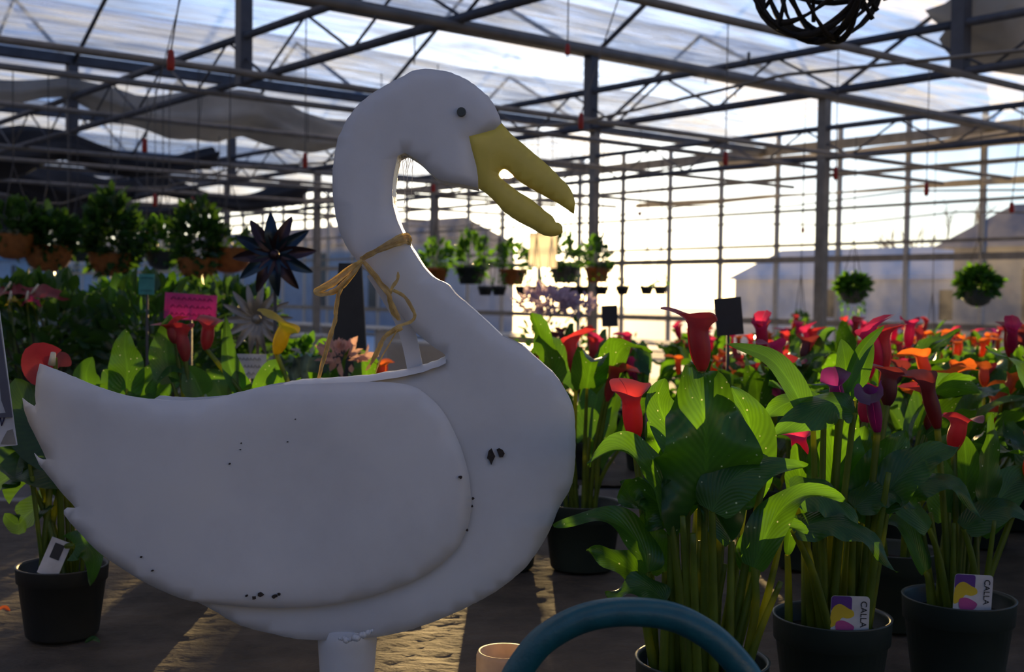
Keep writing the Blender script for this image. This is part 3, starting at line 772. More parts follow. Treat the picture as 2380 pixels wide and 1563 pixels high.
SOIL = sm.mesh('soil', 'soil')

def add_pot(t, me=None, s=1.0, soil_z=0.0):
    link('pot', me or POT, t); o = link('soil', SOIL, t, (0, 0, soil_z)); return o
def rnd_leaf(rnd, H, spread, hw, L, lod=0, prof='calla', mat='leaf'):
    """one petiole and blade growing from the pot"""
    m = MB(); az = rnd.uniform(0, 2*PI); d = Vector((math.cos(az), math.sin(az), 0))
    b0 = d * rnd.uniform(.01, .045) + Vector((0, 0, .105)); top = d * spread + Vector((0, 0, H))
    midp = b0.lerp(top, .55) - d * spread * .18
    m.cur = 1; m.tube(spline([b0, midp, top], 4), [.0052, .0048, .0046, .0044, .0042, .004, .0036, .0032, .003][:9], 6 if lod == 0 else 4, False)
    m.cur = 0
    out = rnd.uniform(.25, .8); arch = rnd.uniform(.0, .5)
    p1 = top + (d * out + Vector((0, 0, 1 - arch * .6))).normalized() * L * .5
    p2 = p1 + (d * (out + arch) + Vector((0, 0, .75 - arch * 1.7))).normalized() * L * .5
    sidew = Vector((-d.y, d.x, 0)) * rnd.uniform(-.5, .5)
    n = (d * -1 + Vector((0, 0, .8)) + sidew)
    blade(m, [top, p1 + sidew * L * .1, p2 + sidew * L * .2], hw, n, prof, rnd.uniform(.12, .45), hw * rnd.uniform(.1, .35), rnd.uniform(1.2, 2.6), rnd.uniform(0, 6), n=14 if lod == 0 else 8, na=8 if lod == 0 else 4, lobe=.5, twist=rnd.uniform(-.6, .6))
    return m
def rnd_flower(rnd, H, spread, lod=0, size=1.0):
    m = MB(); az = rnd.uniform(0, 2*PI); d = Vector((math.cos(az), math.sin(az), 0))
    b0 = d * rnd.uniform(.005, .04) + Vector((0, 0, .105)); top = d * spread + Vector((0, 0, H - .085 * size))
    m.cur = 1; m.tube(spline([b0, b0.lerp(top, .6) - d * spread * .1, top], 4), [.0045] * 5 + [.004] * 4, 6 if lod == 0 else 4, False)
    m.cur = 0
    ax = (d * rnd.uniform(.0, .45) + Vector((0, 0, 1))).normalized()
    spathe(m, top, ax, 0.098 * size * rnd.uniform(.85, 1.1), .0245 * size * rnd.uniform(.85, 1.15), rnd.uniform(0, 2*PI), rnd.uniform(.55, 1.1), nu=18 if lod == 0 else 12, nv=9 if lod == 0 else 6)
    return m
def calla_proto(seed, colour, label, nl=12, nf=4, lod=0, Hl=(.20, .40), Hf=(.40, .54)):
    rnd = random.Random(seed)
    t = thing('calla_lily', label, 'plant', (0, 0, 0), 'potted calla lilies')
    add_pot(t)
    for k in range(nl):
        H = rnd.uniform(*Hl); rnd_leaf(rnd, H, rnd.uniform(.03, .11), rnd.uniform(.028, .048), rnd.uniform(.13, .19), lod).obj('leaf', ['leaf', 'stem'], t)
    for k in range(nf):
        c = colour if rnd.random() < .8 else rnd.choice(['red', 'maroon', 'pink'])
        rnd_flower(rnd, rnd.uniform(*Hf), rnd.uniform(.02, .11), lod, rnd.uniform(.85, 1.1)).obj('flower', [c, 'stem'], t)
    return t

# ------------------------------------------------------------------ the three calla lilies in front, leaf by leaf
def px_plant(name, label, cpx, cpy, Y, group=None):
    c = P(cpx, cpy, Y); t = thing(name, label, 'plant', (c.x, Y, ZB), group); add_pot(t); return t
def pxleaf(t, pts, hw, Y, nrm=(0, -1, .15), pet=None, mat='leaf', prof='calla', **kw):
    m = MB(); L = t.location
    def W(p): return P(p[0], p[1], Y + (p[2] if len(p) > 2 else 0)) - L
    mid = [W(p) for p in pts]
    blade(m, mid, hw, nrm, prof, **kw)
    if pet:
        m.cur = 1; b = Vector((pet[0], pet[1], .104)); e = mid[0]
        m.tube(spline([b, b.lerp(e, .5) + Vector((pet[2] if len(pet) > 2 else 0, 0, .02)), e], 6), [.0062 - .0002 * i for i in range(13)], 8, False)
    return m.obj('leaf', [mat, 'stem'], t)
def pxflower(t, px, py, Y, H, R, axis, colour, face, pet, tip=.02, open_=1.0):
    m = MB(); L = t.location; b = P(px, py, Y) - L
    spathe(m, b, axis, H, R * .68, face, open_, tip=tip * .8, nu=30, nv=20)
    m.cur = 1; s0 = Vector((pet[0], pet[1], .104)); m.tube(spline([s0, s0.lerp(b, .6) + Vector((pet[2] if len(pet) > 2 else 0, 0, 0)), b + Vector(axis).normalized() * .004], 6), [.005] * 13, 8, False)
    return m.obj('flower', [colour, 'stem'], t)
FY = 1.464
F = px_plant('calla_lily', 'lush red-flowered calla lily in front, pot rim crossed by the teal handle', 1632, 1520, FY, 'potted calla lilies')
pxleaf(F, [(1638, 1150), (1642, 1060, -.01), (1634, 950, -.015), (1608, 850, .01)], .066, FY - .03, (.05, -1, .1), (.0, -.02), wave=.026, kw=2.4, ph=.8, fold=.1, n=36, na=16, lobe=.9)
pxleaf(F, [(1600, 1075), (1556, 1000), (1530, 930), (1545, 880)], .030, FY + .04, (.3, -1, .1), (-.02, .02), wave=.006, kw=1, fold=.3)
pxleaf(F, [(1570, 1110), (1532, 1045), (1505, 980)], .022, FY + .05, (.2, -1, .0), (-.03, .02), fold=.2)
pxleaf(F, [(1560, 1215), (1532, 1120, -.01), (1480, 1065, -.03), (1425, 1045, -.05), (1364, 1076, -.06)], .031, FY - .02, (.25, -.8, .7), (-.04, -.01), wave=.007, kw=1.4, ph=1, fold=.35, n=24, twist=.4)
pxleaf(F, [(1570, 1220), (1520, 1190), (1475, 1165), (1440, 1120)], .034, FY + .01, (.2, -.7, .8), (-.03, .01), wave=.013, kw=2.2, fold=.3, na=10, n=20)
pxleaf(F, [(1555, 1190), (1520, 1160), (1490, 1140), (1475, 1165)], .028, FY - .03, (-.1, -.8, .6), (-.02, -.02), wave=.011, kw=2.2, ph=2, fold=.2, n=20)
pxleaf(F, [(1507, 1330), (1494, 1280), (1440, 1222), (1370, 1203), (1287, 1226)], .024, FY - .01, (.1, -.6, .8), (-.055, 0, -.01), wave=.005, kw=2, fold=.4, n=24)
pxleaf(F, [(1508, 1345), (1465, 1325), (1410, 1296), (1362, 1281)], .024, FY + .0, (.1, -.7, .7), (-.055, .01), wave=.006, kw=2, ph=2, fold=.2)
pxleaf(F, [(1548, 1400), (1505, 1368), (1455, 1374), (1408, 1386)], .022, FY - .03, (.0, -.6, .9), (-.05, -.02), wave=.008, kw=2, fold=.2, mat='leaf_plain')
pxleaf(F, [(1672, 1160), (1715, 1085), (1742, 990), (1700, 900)], .050, FY + .03, (-.25, -1, .2), (.02, .02), wave=.010, kw=1.2, ph=2.5, fold=.25, n=22, na=10)
pxleaf(F, [(1655, 1190), (1695, 1120), (1775, 1082), (1876, 1087)], .034, FY - .05, (-.05, -.75, .75), (.01, -.03), wave=.007, kw=1.2, fold=-.15, n=22)
pxleaf(F, [(1778, 1105), (1722, 1062), (1652, 1042)], .024, FY + .0, (0, -.7, .7), (.03, .0), wave=.006, kw=1.4, fold=.2)
pxleaf(F, [(1680, 1215), (1690, 1160), (1716, 1105)], .027, FY + .05, (-.2, -1, .1), (.02, .03), wave=.004, fold=.25)
pxleaf(F, [(1752, 1320), (1800, 1205), (1868, 1152), (1965, 1160)], .026, FY - .02, (-.1, -.6, .9), (.045, -.01, .01), wave=.006, kw=1.5, fold=.3, n=20)
pxleaf(F, [(1742, 1330), (1760, 1260), (1815, 1225), (1880, 1235)], .022, FY + .02, (-.1, -.6, .9), (.035, .01), wave=.006, kw=1.5, fold=.25)
pxleaf(F, [(1545, 1330), (1520, 1270), (1500, 1220), (1508, 1180)], .024, FY + .03, (.2, -1, .1), (-.04, .03), wave=.005, fold=.25)
pxleaf(F, [(1585, 1180), (1570, 1120), (1560, 1050), (1575, 990)], .034, FY + .07, (.2, -1, .1), (-.01, .04), wave=.006, fold=.25)
pxleaf(F, [(1700, 1260), (1660, 1190), (1640, 1150), (1605, 1170)], .024, FY - .02, (0, -.7, .8), (.03, -.02), wave=.006, fold=.2, mat='leaf_plain')
rnd = random.Random(3)
for k in range(12):
    m = MB(); a = rnd.uniform(0, 2*PI); r = rnd.uniform(.01, .055); b = Vector((r*math.cos(a), r*math.sin(a), .104)); e = b + Vector((b.x * 1.1 + rnd.uniform(-.01, .01), b.y * .6, rnd.uniform(.12, .22)))
    m.tube(spline([b, b.lerp(e, .5) + Vector((rnd.uniform(-.006, .006), 0, 0)), e], 5), [.0062 - .0003 * i for i in range(11)], 8); m.obj('stem', 'stem', F)
pxleaf(F, [(1640, 1170), (1652, 1070), (1650, 960), (1628, 880)], .056, FY + .07, (-.05, -1, .1), (.01, .04), wave=.012, kw=2, fold=.15, n=24, na=10, lobe=.8)  # leaf added behind the big central one to keep the sun off it
pxleaf(F, [(1620, 1180), (1600, 1090), (1590, 1000), (1600, 920)], .044, FY + .11, (.1, -1, .1), (-.01, .05), wave=.010, kw=2, fold=.15, n=20)  # another leaf added farther back, also to shade the central leaf
pxflower(F, 1632, 866, FY + .01, .088, .0345, (-.10, -.05, 1), 'red', 2.4, (.0, .01), .012)
pxflower(F, 1476, 1030, FY + .10, .088, .034, (-.12, -.05, 1), 'red', 1.0, (-.045, .03), .018, .9)
MY = 1.675
Mp = px_plant('calla_lily', 'purple-flowered calla lily with an upright tag in the pot, middle of the front three', 1934, 1424, MY, 'potted calla lilies')
pxleaf(Mp, [(1890, 1000), (1868, 950), (1830, 880), (1780, 828), (1690, 800)], .020, MY - .02, (.4, -1, .3), (-.02, 0), fold=.3, prof='lance', n=20, mat='leaf_plain')
pxleaf(Mp, [(1956, 930), (1985, 850), (2012, 800), (2056, 757)], .011, MY + .02, (.3, -1, .2), (.0, .02), fold=.4, prof='lance', mat='leaf_plain')
pxleaf(Mp, [(1958, 940), (1966, 860), (1955, 788)], .020, MY + .03, (.2, -1, .1), (-.01, .03), fold=.3, prof='lance', mat='leaf_plain')
pxleaf(Mp, [(1985, 930), (2008, 850), (2029, 795)], .012, MY + .03, (-.3, -1, .1), (.01, .03), fold=.3, prof='lance', mat='leaf_plain')
pxleaf(Mp, [(1985, 960), (1935, 937), (1870, 968), (1793, 1018)], .036, MY - .05, (.1, -.6, .8), (-.01, -.03), fold=-.15, wave=.008, kw=1.3, mat='leaf_plain', n=20)
pxleaf(Mp, [(1915, 950), (1870, 930), (1820, 942), (1775, 975)], .030, MY - .0, (.1, -.6, .8), (-.02, -.01), fold=-.1, wave=.006, kw=1.3, mat='leaf_plain')
pxleaf(Mp, [(2000, 1215), (2040, 1120), (2078, 1050), (2105, 1000)], .040, MY - .0, (-.3, -1, .1), (.03, 0), fold=.3, wave=.006)
pxleaf(Mp, [(2040, 1180), (2090, 1110), (2160, 1062), (2230, 1040)], .034, MY - .03, (-.1, -.8, .7), (.035, -.01), fold=.2, wave=.006, mat='leaf_plain')
pxleaf(Mp, [(1838, 1138), (1905, 1146), (1965, 1190), (2000, 1264)], .034, MY - .08, (.2, -.7, .8), (-.02, -.04), fold=-.2, wave=.004, mat='leaf_plain', n=20)
pxleaf(Mp, [(1843, 1234), (1920, 1212), (2010, 1243), (2083, 1332)], .026, MY - .10, (.1, -.7, .8), (-.01, -.05), fold=-.2, wave=.005, mat='leaf_plain', n=20)
pxleaf(Mp, [(1985, 1180), (2030, 1150), (2080, 1150), (2130, 1185)], .028, MY - .04, (0, -.6, .8), (.02, -.02), fold=-.1, wave=.005, mat='leaf_plain')
pxleaf(Mp, [(1940, 1180), (1935, 1060), (1945, 960), (1960, 890)], .045, MY + .03, (.1, -1, .1), (.0, .02), fold=.3, wave=.006, n=20)
pxleaf(Mp, [(1980, 1190), (1990, 1080), (2010, 990)], .036, MY + .05, (-.2, -1, .1), (.02, .03), fold=.3, wave=.004)
pxleaf(Mp, [(1880, 1190), (1860, 1110), (1850, 1030)], .034, MY + .04, (.2, -1, .1), (-.03, .03), fold=.3, wave=.004)
pxleaf(Mp, [(1830, 1290), (1840, 1230), (1860, 1190)], .010, MY, (.2, -1, .1), (-.06, 0), fold=.3, prof='lance')
for k in range(13):
    m = MB(); a = rnd.uniform(0, 2*PI); r = rnd.uniform(.01, .05); b = Vector((r*math.cos(a), r*math.sin(a), .104)); e = b + Vector((b.x * .6 + rnd.uniform(-.01, .01), b.y * .6, rnd.uniform(.14, .24)))
    m.tube(spline([b, b.lerp(e, .5) + Vector((rnd.uniform(-.006, .006), 0, 0)), e], 5), [.0068 - .0003 * i for i in range(11)], 8); m.obj('stem', 'stem', Mp)
pxflower(Mp, 1952, 955, MY + .0, .060, .026, (-.25, -.2, 1), 'purple', .5, (-.01, 0), .014)
pxflower(Mp, 2040, 1010, MY - .02, .085, .026, (-.22, -.2, 1), 'purple', 3.6, (.03, -.02), .06, .5)
pxflower(Mp, 2062, 945, MY + .06, .070, .034, (.05, 0, 1), 'maroon', 2.0, (.03, .03), .04)
pxflower(Mp, 1868, 1090, MY + .08, .07, .032, (-.2, 0, 1), 'pink', 1.0, (-.03, .03))
pxflower(Mp, 2010, 985, MY + .09, .07, .034, (.1, 0, 1), 'pink', 4.0, (.01, .04))
TY = 1.79
rnd = random.Random(21)
T = px_plant('calla_lily', 'shaded red-flowered calla lily with an upright tag, right of the front three', 2228, 1400, TY, 'potted calla lilies')
pxleaf(T, [(2160, 1230), (2110, 1160), (2150, 1118), (2225, 1130), (2286, 1212)], .030, TY - .04, (0, -.6, .8), (-.02, -.02), fold=-.15, wave=.005, mat='leaf_plain', n=20)
pxleaf(T, [(2290, 1180), (2296, 1080), (2305, 960)], .022, TY + .02, (.2, -1, .1), (.02, .02), fold=.3, wave=.004)
pxleaf(T, [(2200, 1210), (2180, 1120), (2160, 1030)], .034, TY + .04, (.2, -1, .1), (-.02, .03), fold=.3)
pxleaf(T, [(2240, 1230), (2300, 1190), (2350, 1180), (2400, 1215)], .030, TY - .02, (-.1, -.6, .8), (.03, -.01), fold=-.15, mat='leaf_plain')
pxleaf(T, [(2230, 1200), (2245, 1100), (2240, 1010)], .034, TY + .05, (-.1, -1, .1), (.0, .03), fold=.3)
pxleaf(T, [(2270, 1240), (2330, 1150), (2375, 1110), (2420, 1120)], .032, TY + .02, (-.2, -.8, .5), (.03, .01), fold=.2, mat='leaf_plain')
pxleaf(T, [(2150, 1330), (2120, 1260), (2085, 1215), (2050, 1215)], .026, TY, (.2, -.6, .8), (-.04, 0), fold=.2, mat='leaf_plain')
for k in range(10):
    m = MB(); a = rnd.uniform(0, 2*PI); r = rnd.uniform(.01, .05); b = Vector((r*math.cos(a), r*math.sin(a), .104)); e = b + Vector((b.x * .8 + rnd.uniform(-.01, .01), b.y * .6, rnd.uniform(.12, .22)))
    m.tube(spline([b, b.lerp(e, .5), e], 5), [.006 - .0003 * i for i in range(11)], 8); m.obj('stem', 'stem', T)
pxflower(T, 2180, 1000, TY + .0, .10, .030, (-.3, -.1, 1), 'maroon', 1.2, (-.01, 0), .05, .6)
pxflower(T, 2215, 1050, TY + .05, .07, .036, (.15, -.1, 1), 'red', 4.2, (.01, .02))
pxflower(T, 2385, 1110, TY + .02, .07, .036, (.35, -.2, .9), 'orange', 3.2, (.03, .01))

# plant tags
def calla_tag(px0, py0, px1, py1, Y, tilt, label):
    c = P((px0 + px1) / 2, (py0 + py1) / 2, Y); w = (px1 - px0) * Y / FPX; h = (py1 - py0) * Y / FPX
    t = thing('plant_tag', label, 'tag', tuple(c), 'printed calla tags'); t.rotation_euler = (0, tilt, 0)
    def rr(x0, z0, x1, z1, r, y, name, mat, th=.0008):
        m = MB(); pts = []
        for cx, cz, a0 in ((x1-r, z1-r, 0), (x0+r, z1-r, PI/2), (x0+r, z0+r, PI), (x1-r, z0+r, 1.5*PI)):
            for q in range(5): pts.append((cx + r*math.cos(a0+q*PI/8), y, cz + r*math.sin(a0+q*PI/8)))
        n = len(pts); m.add(pts + [(a, b+th, d) for a, b, d in pts], [tuple(reversed(range(n)))] + [tuple(range(n, 2*n))] + [(i, (i+1) % n, (i+1) % n + n, i + n) for i in range(n)])
        return m.obj(name, mat, t, False)
    rr(-w/2, -h/2 - .06, w/2, h/2, .005, 0, 'card', 'white_card')
    rr(-w/2 + .0005, h*.02, w*.04, h/2 - .0005, .004, -.0003, 'purple_print', 'tag_purple', .0002)
    def blob(pts, y, name, mat):
        m = MB(); q = [Vector((a*w, y, b*h)) for a, b in pts]; q = spline(q, 5, True); m.add(q, [tuple(range(len(q)))]); m.obj(name, mat, t, False)
    blob([(-.49, .0), (-.40, .20), (-.25, .26), (-.05, .14), (.08, .06), (.10, -.08), (-.05, -.16), (-.20, -.14), (-.30, -.30), (-.49, -.42)], -.0006, 'yellow_bloom_print', 'tag_yellow')
    blob([(-.36, -.30), (-.20, -.22), (.0, -.30), (.12, -.42), (.0, -.60), (-.30, -.60)], -.0008, 'pink_bloom_print', 'tag_pink')
    me = text_mesh('CALLA', h * .26, 'lettering'); me.materials.append(MT['ink_black'])
    o = link('lettering', me, t, (w * .34, -.0009, -h * .02)); o.matrix_local = Matrix.Translation((w * .34, -.0009, -h * .02)) @ Matrix.Rotation(PI/2, 4, 'X') @ Matrix.Rotation(-PI/2, 4, 'Z')
    return t
calla_tag(1930, 1386, 2021, 1466, MY - .062, .02, 'white plant tag reading CALLA with yellow bloom, in the middle front pot')
calla_tag(2217, 1336, 2307, 1412, TY - .050, .04, 'white plant tag reading CALLA with yellow bloom, in the shaded right pot')
m = MB(); c = P(1526, 1480, FY + .02); m.box((-.011, -.0005, -.055), (.011, .0005, .024)); o = m.obj('plant_tag', 'white_card', None, False, tuple(c)); tag(o, 'small plain white plant tag behind the teal handle', 'tag')
c = P(1360, 1150, 2.66); m = MB(); m.box((-.014, -.0005, -.05), (.014, .0005, .020)); o = m.obj('plant_tag', 'white_card', None, False, tuple(c)); tag(o, 'plain pale plant tag beside the goose breast', 'tag')
#PART3

# ------------------------------------------------------------------ rows of calla lilies behind
COLS = ['red', 'pink', 'orange', 'maroon', 'purple', 'red', 'pink', 'red']
CNAME = {'red': 'red', 'pink': 'magenta', 'orange': 'orange', 'maroon': 'dark maroon', 'purple': 'purple', 'yellow': 'yellow'}
protos = [calla_proto(100 + k, c, 'x', 11, 4 if c != 'purple' else 3, 0 if k < 4 else 1) for k, c in enumerate(COLS)]
used = set()
def put_calla(k, x, y, label, rz, sc=1.0):
    p = protos[k % len(protos)]
    if k % len(protos) not in used:
        used.add(k % len(protos)); p.location = (x, y, ZB); p.rotation_euler = (0, 0, rz); p.scale = (sc,) * 3; p['label'] = label; return p
    return copytree(p, label, (x, y, ZB), rz, sc)
rnd = random.Random(5)
ROWS = [(2.12, [(.68, 0), (1.02, 4)]), (2.58, [(.155, 7), (.64, 1), (.92, 2), (1.26, 3)]), (2.84, [(.60, 0), (.86, 6), (1.12, 2), (1.40, 7)]),
        (3.10, [(.72, 3), (1.0, 1), (1.28, 0), (1.56, 5)])]
for ri, (y, row) in enumerate(ROWS):
    for ci, (x, k) in enumerate(row):
        put_calla(k, x, y + rnd.uniform(-.03, .03), '%s calla lily, goose bench, %s from left, %s row behind the front three' % (CNAME[COLS[k]], ORD[ci], ORD[ri]), rnd.uniform(0, 6.28), rnd.uniform(.9, 1.05))
for ri in range(6):
    y = 3.9 + ri * .46; n = 7
    for ci in range(n):
        x = .64 + (y - 3.9) * .10 + ci * .36 + rnd.uniform(-.04, .04) + (.15 if ri % 2 else 0); k = rnd.randrange(8)
        if x > y * .47: break
        put_calla(k, x, y, '%s calla lily on the second bench, %s from the left, %s row' % (CNAME[COLS[k]], ORD[ci], ORD[ri]), rnd.uniform(0, 6.28), rnd.uniform(.82, .98))

for k, x, y, lab in ((0, .24, 3.86, 'red calla lily at the near left corner of the second bench'), (1, .45, 4.05, 'magenta calla lily just inside the left end of the second bench'), (5, .30, 4.5, 'red calla lily at the left end of the second bench, behind the corner one'), (2, .42, 5.0, 'orange calla lily at the far left end of the second bench'), (3, .22, 5.3, 'dark maroon calla lily at the far left corner of the second bench')):
    put_calla(k, x, y, lab, rnd.uniform(0, 6.28), .86)
# calla lilies that stand behind the goose
def back_calla(label, x, y, leaves, flowers, extra=5, seed=0):
    t = thing('calla_lily', label, 'plant', (x, y, ZB), 'potted calla lilies'); add_pot(t); r = random.Random(seed)
    for pts, hw, nrm, kw in leaves: pxleaf(t, pts, hw, y, nrm, (r.uniform(-.04, .04), r.uniform(-.03, .03)), **kw)
    for px, py, H, R, ax, col, face, tip, op in flowers: pxflower(t, px, py, y, H, R, ax, col, face, (r.uniform(-.03, .03), r.uniform(-.02, .02)), tip, op)
    for k in range(extra): rnd_leaf(r, r.uniform(.16, .30), r.uniform(.03, .08), r.uniform(.03, .045), r.uniform(.12, .16)).obj('leaf', ['leaf', 'stem'], t)
    return t
UP = (.1, -1, .1)
back_calla('red-flowered calla lily whose broad leaves rise behind the goose back', -.62, 2.45,
    [([(292, 905), (296, 860), (290, 810), (292, 765)], .040, UP, dict(fold=.2, wave=.004, lobe=.8)), ([(400, 890), (385, 830), (388, 780), (396, 730)], .036, (.2, -1, .1), dict(fold=.25, wave=.004)),
     ([(210, 915), (200, 870), (215, 830)], .030, UP, dict(fold=.2, mat='leaf_plain')), ([(330, 930), (350, 880), (400, 850), (440, 870)], .034, (0, -.7, .7), dict(fold=.1)), ([(250, 930), (260, 890), (240, 860)], .034, UP, dict(fold=.2)),
     ([(470, 920), (450, 880), (430, 850)], .034, UP, dict(fold=.2)), ([(360, 930), (380, 900), (420, 890)], .03, UP, dict(fold=.2, mat='leaf_plain'))],
    [(432, 842, .095, .036, (-.15, 0, 1), 'red', 2.4, .03, 1.0), (410, 800, .06, .034, (-.3, 0, 1), 'red', 0, .03, .8)], 6, 1)
back_calla('yellow and red calla lily behind the middle of the goose back', -.335, 2.50,
    [([(560, 920), (545, 880), (530, 830), (524, 732)], .022, (.6, -1, 0), dict(fold=.5, prof='lance', mat='leaf_plain')), ([(600, 920), (620, 880), (640, 850), (655, 880)], .026, (0, -.7, .7), dict(fold=.2)), ([(515, 930), (500, 890), (480, 880), (440, 905)], .03, (0, -.7, .7), dict(fold=.2)),
     ([(560, 930), (556, 890), (548, 862)], .028, UP, dict(fold=.2, mat='leaf_plain')), ([(640, 905), (650, 880), (668, 865)], .026, UP, dict(fold=.2))],
    [(478, 815, .078, .036, (.10, 0, 1), 'red', 1.0, .02, 1.0), (640, 825, .088, .040, (.42, -.1, 1), 'yellow', 2.7, .035, 1.0)], 3, 2)
back_calla('orange-flowered calla lily seen under the goose neck', -.31, 2.9,
    [([(850, 890), (850, 850), (822, 812)], .040, UP, dict(fold=.2))], [(885, 880, .05, .036, (.1, 0, 1), 'orange', 0, .01, .7)], 3, 3)
t = thing('nursery_pot', 'empty black nursery pot on the cloth behind the goose breast', 'pot', (-.012, 2.55, ZB)); link('pot', POT, t); link('soil', SOIL, t, (0, 0, -.015))

# red anthurium at the left
ax_, ay_ = P(145, 1290, 2.0).x, 2.0
A = thing('anthurium', 'red anthurium in a dark pot under the goose tail', 'plant', (ax_, ay_, ZB))
link('pot', POTS, A); link('soil', SOIL, A, (0, 0, -.014), None, (.9, .9, 1))
for pts, hw, nrm in (([(175, 1270), (200, 1268), (218, 1300), (210, 1362)], .024, (.2, -1, .3)), ([(70, 1120), (60, 1085), (20, 1110), (-40, 1150)], .045, (0, -.7, .8)), ([(100, 1170), (60, 1200), (40, 1220), (10, 1195)], .036, (0, -.6, .9)),
                     ([(120, 1010), (90, 980), (60, 940), (35, 880)], .060, (.4, -1, .3)), ([(150, 1100), (90, 1090), (40, 1090), (0, 1080)], .05, (0, -.5, .9)), ([(130, 1060), (170, 1030), (210, 1040), (240, 1080)], .05, (0, -.7, .7)), ([(60, 1040), (30, 1000), (0, 990), (-40, 1010)], .05, (.2, -.8, .5))):
    pxleaf(A, pts, hw, ay_ - .06 if pts[-1][1] > 1300 else ay_, nrm, (random.uniform(-.03, .03), random.uniform(-.03, .03)), mat='leaf_dark' if pts[-1][1] < 1300 else 'leaf_plain', prof='heart', fold=.1, wave=.003, lobe=.7)
for k in range(9):
    m = MB(); b = Vector((rnd.uniform(-.035, .035), rnd.uniform(-.03, .03), .09)); e = b * 1.2 + Vector((rnd.uniform(-.02, .02), 0, rnd.uniform(.12, .25))); m.tube([b, b.lerp(e, .5), e], .0035, 6, False); m.obj('stem', 'stem', A)
fl = pxleaf(A, [(128, 832), (90, 822), (76, 850), (86, 882), (115, 895)], .022, ay_ - .02, (.4, -.8, -.4), (0, 0), mat='red', prof='heart', fold=.1, lobe=.4); fl.name = 'spathe'
fl2 = pxleaf(A, [(126, 842), (145, 838), (165, 850)], .018, ay_ + .02, (-.2, -.8, .6), (0, 0), mat='maroon', prof='heart', fold=.1); fl2.name = 'spathe'
m = MB(); m.tube([P(120, 848, ay_ - .03) - A.location, P(124, 820, ay_ - .035) - A.location], [.006, .004], 10); m.obj('spadix', 'spadix', A)
c = P(135, 1278, ay_ - .05); m = MB(); m.box((-.017, -.0005, -.045), (.017, .0005, .016)); o = m.obj('plant_tag', 'white_card', None, False, tuple(c)); o.rotation_euler = (-.2, .35, 0); tag(o, 'pale picture tag leaning in the anthurium pot', 'tag')
m = MB(); m.box((-.008, -.0012, -.016), (.008, -.0007, .009)); m.obj('tag_picture', 'slate', o, False)

# ------------------------------------------------------------------ leafy shrubs and other plants behind
def leafmesh(rnd, n, rx, rz, ll, c=(0, 0, 0), shell=.5, up=.3):
    m = MB()
    for k in range(n):
        a = rnd.uniform(0, 2*PI); zz = rnd.uniform(-1, 1); q = math.sqrt(1 - zz*zz); rr = shell + (1 - shell) * rnd.random() ** .5
        d = Vector((math.cos(a)*q, math.sin(a)*q, zz)); p = Vector(c) + Vector((d.x*rx*rr, d.y*rx*rr, d.z*rz*rr))
        t = (d + Vector((rnd.uniform(-.7, .7), rnd.uniform(-.7, .7), rnd.uniform(-.5, .7) + up))).normalized(); s = t.cross(Vector((rnd.uniform(-1, 1), rnd.uniform(-1, 1), rnd.uniform(.2, 1)))).normalized(); nn = s.cross(t)
        L = ll * rnd.uniform(.7, 1.25); w = L * .26
        m.add([p, p + t*L*.4 + s*w + nn*w*.35, p + t*L*.75 + s*w*.7 + nn*w*.2, p + t*L - nn*L*.1, p + t*L*.75 - s*w*.7 + nn*w*.2, p + t*L*.4 - s*w + nn*w*.35, p + t*L*.5], [(0, 1, 6), (1, 2, 6), (2, 3, 6), (3, 4, 6), (4, 5, 6), (5, 0, 6)])
    return m
def shrub_mesh(seed, n, rx, rz, ll, z0, mat):
    r = random.Random(seed); return leafmesh(r, n, rx, rz, ll, (0, 0, z0)).mesh('foliage', mat)
SH = [shrub_mesh(40 + k, 420, .24, .24, .075, .36, 'leaf_dark' if k != 2 else 'leaf_plain') for k in range(3)]
stm = MB(); rs = random.Random(2)
for k in range(7):
    a = rs.uniform(0, 6.28); stm.tube([(.02*math.cos(a), .02*math.sin(a), .1), (.08*math.cos(a), .08*math.sin(a), .3), (.15*math.cos(a), .15*math.sin(a), .46)], [.005, .004, .002], 5, False)
STM = stm.mesh('stem', 'trunk')
kk = 0
for ri, (y, n) in enumerate(((4.15, 4), (4.65, 5), (5.2, 5), (5.65, 5))):
    for ci in range(n):
        x = -1.22 - ci * .40 - (.18 if ri % 2 else 0)
        if x < -.45 * y: break
        t = thing('leafy_shrub', 'dense dark shrub behind the goose tail, %s from the right, %s row' % (ORD[ci], ORD[ri]), 'plant', (x, y, ZB), 'leafy shrubs', rnd.uniform(0, 6.28))
        link('pot', POT, t); f = link('foliage', SH[kk % 3], t); f['kind'] = 'stuff'; link('stem', STM, t); kk += 1
# red flag-like flowers and small blooms among the shrubs
def bloom(px, py, Y, w, colour, label, name='anthurium_bloom'):
    p = P(px, py, Y); t = thing(name, label, 'flower', (p.x, Y, ZB), None); h = p.z - ZB
    m = MB(); blade(m, [Vector((-w*.5, 0, h)), Vector((0, -.01, h + .015)), Vector((w*.55, 0, h - .01))], w*.32, (0, -.5, .9), 'heart', .1, .004, lobe=.4); m.obj('spathe', colour, t)
    m = MB(); m.tube([(0, .01, 0), (.01, .01, h * .5), (-w*.3, 0, h)], .003, 5); m.obj('stem', 'stem', t)
    m = MB(); m.tube([(-w*.3, -.004, h + .005), (-w*.1, -.02, h + .04)], [.006, .003], 6); m.obj('spadix', 'spadix', t)
bloom(40, 684, 4.0, .13, 'red', 'red anthurium bloom at the far left edge above the shrubs')
bloom(105, 690, 4.0, .15, 'red', 'larger red anthurium bloom above the shrubs')
bloom(35, 706, 3.95, .05, 'yellow', 'tiny yellow bloom at the far left')
bloom(75, 706, 3.95, .06, 'pink', 'tiny magenta bloom at the far left')
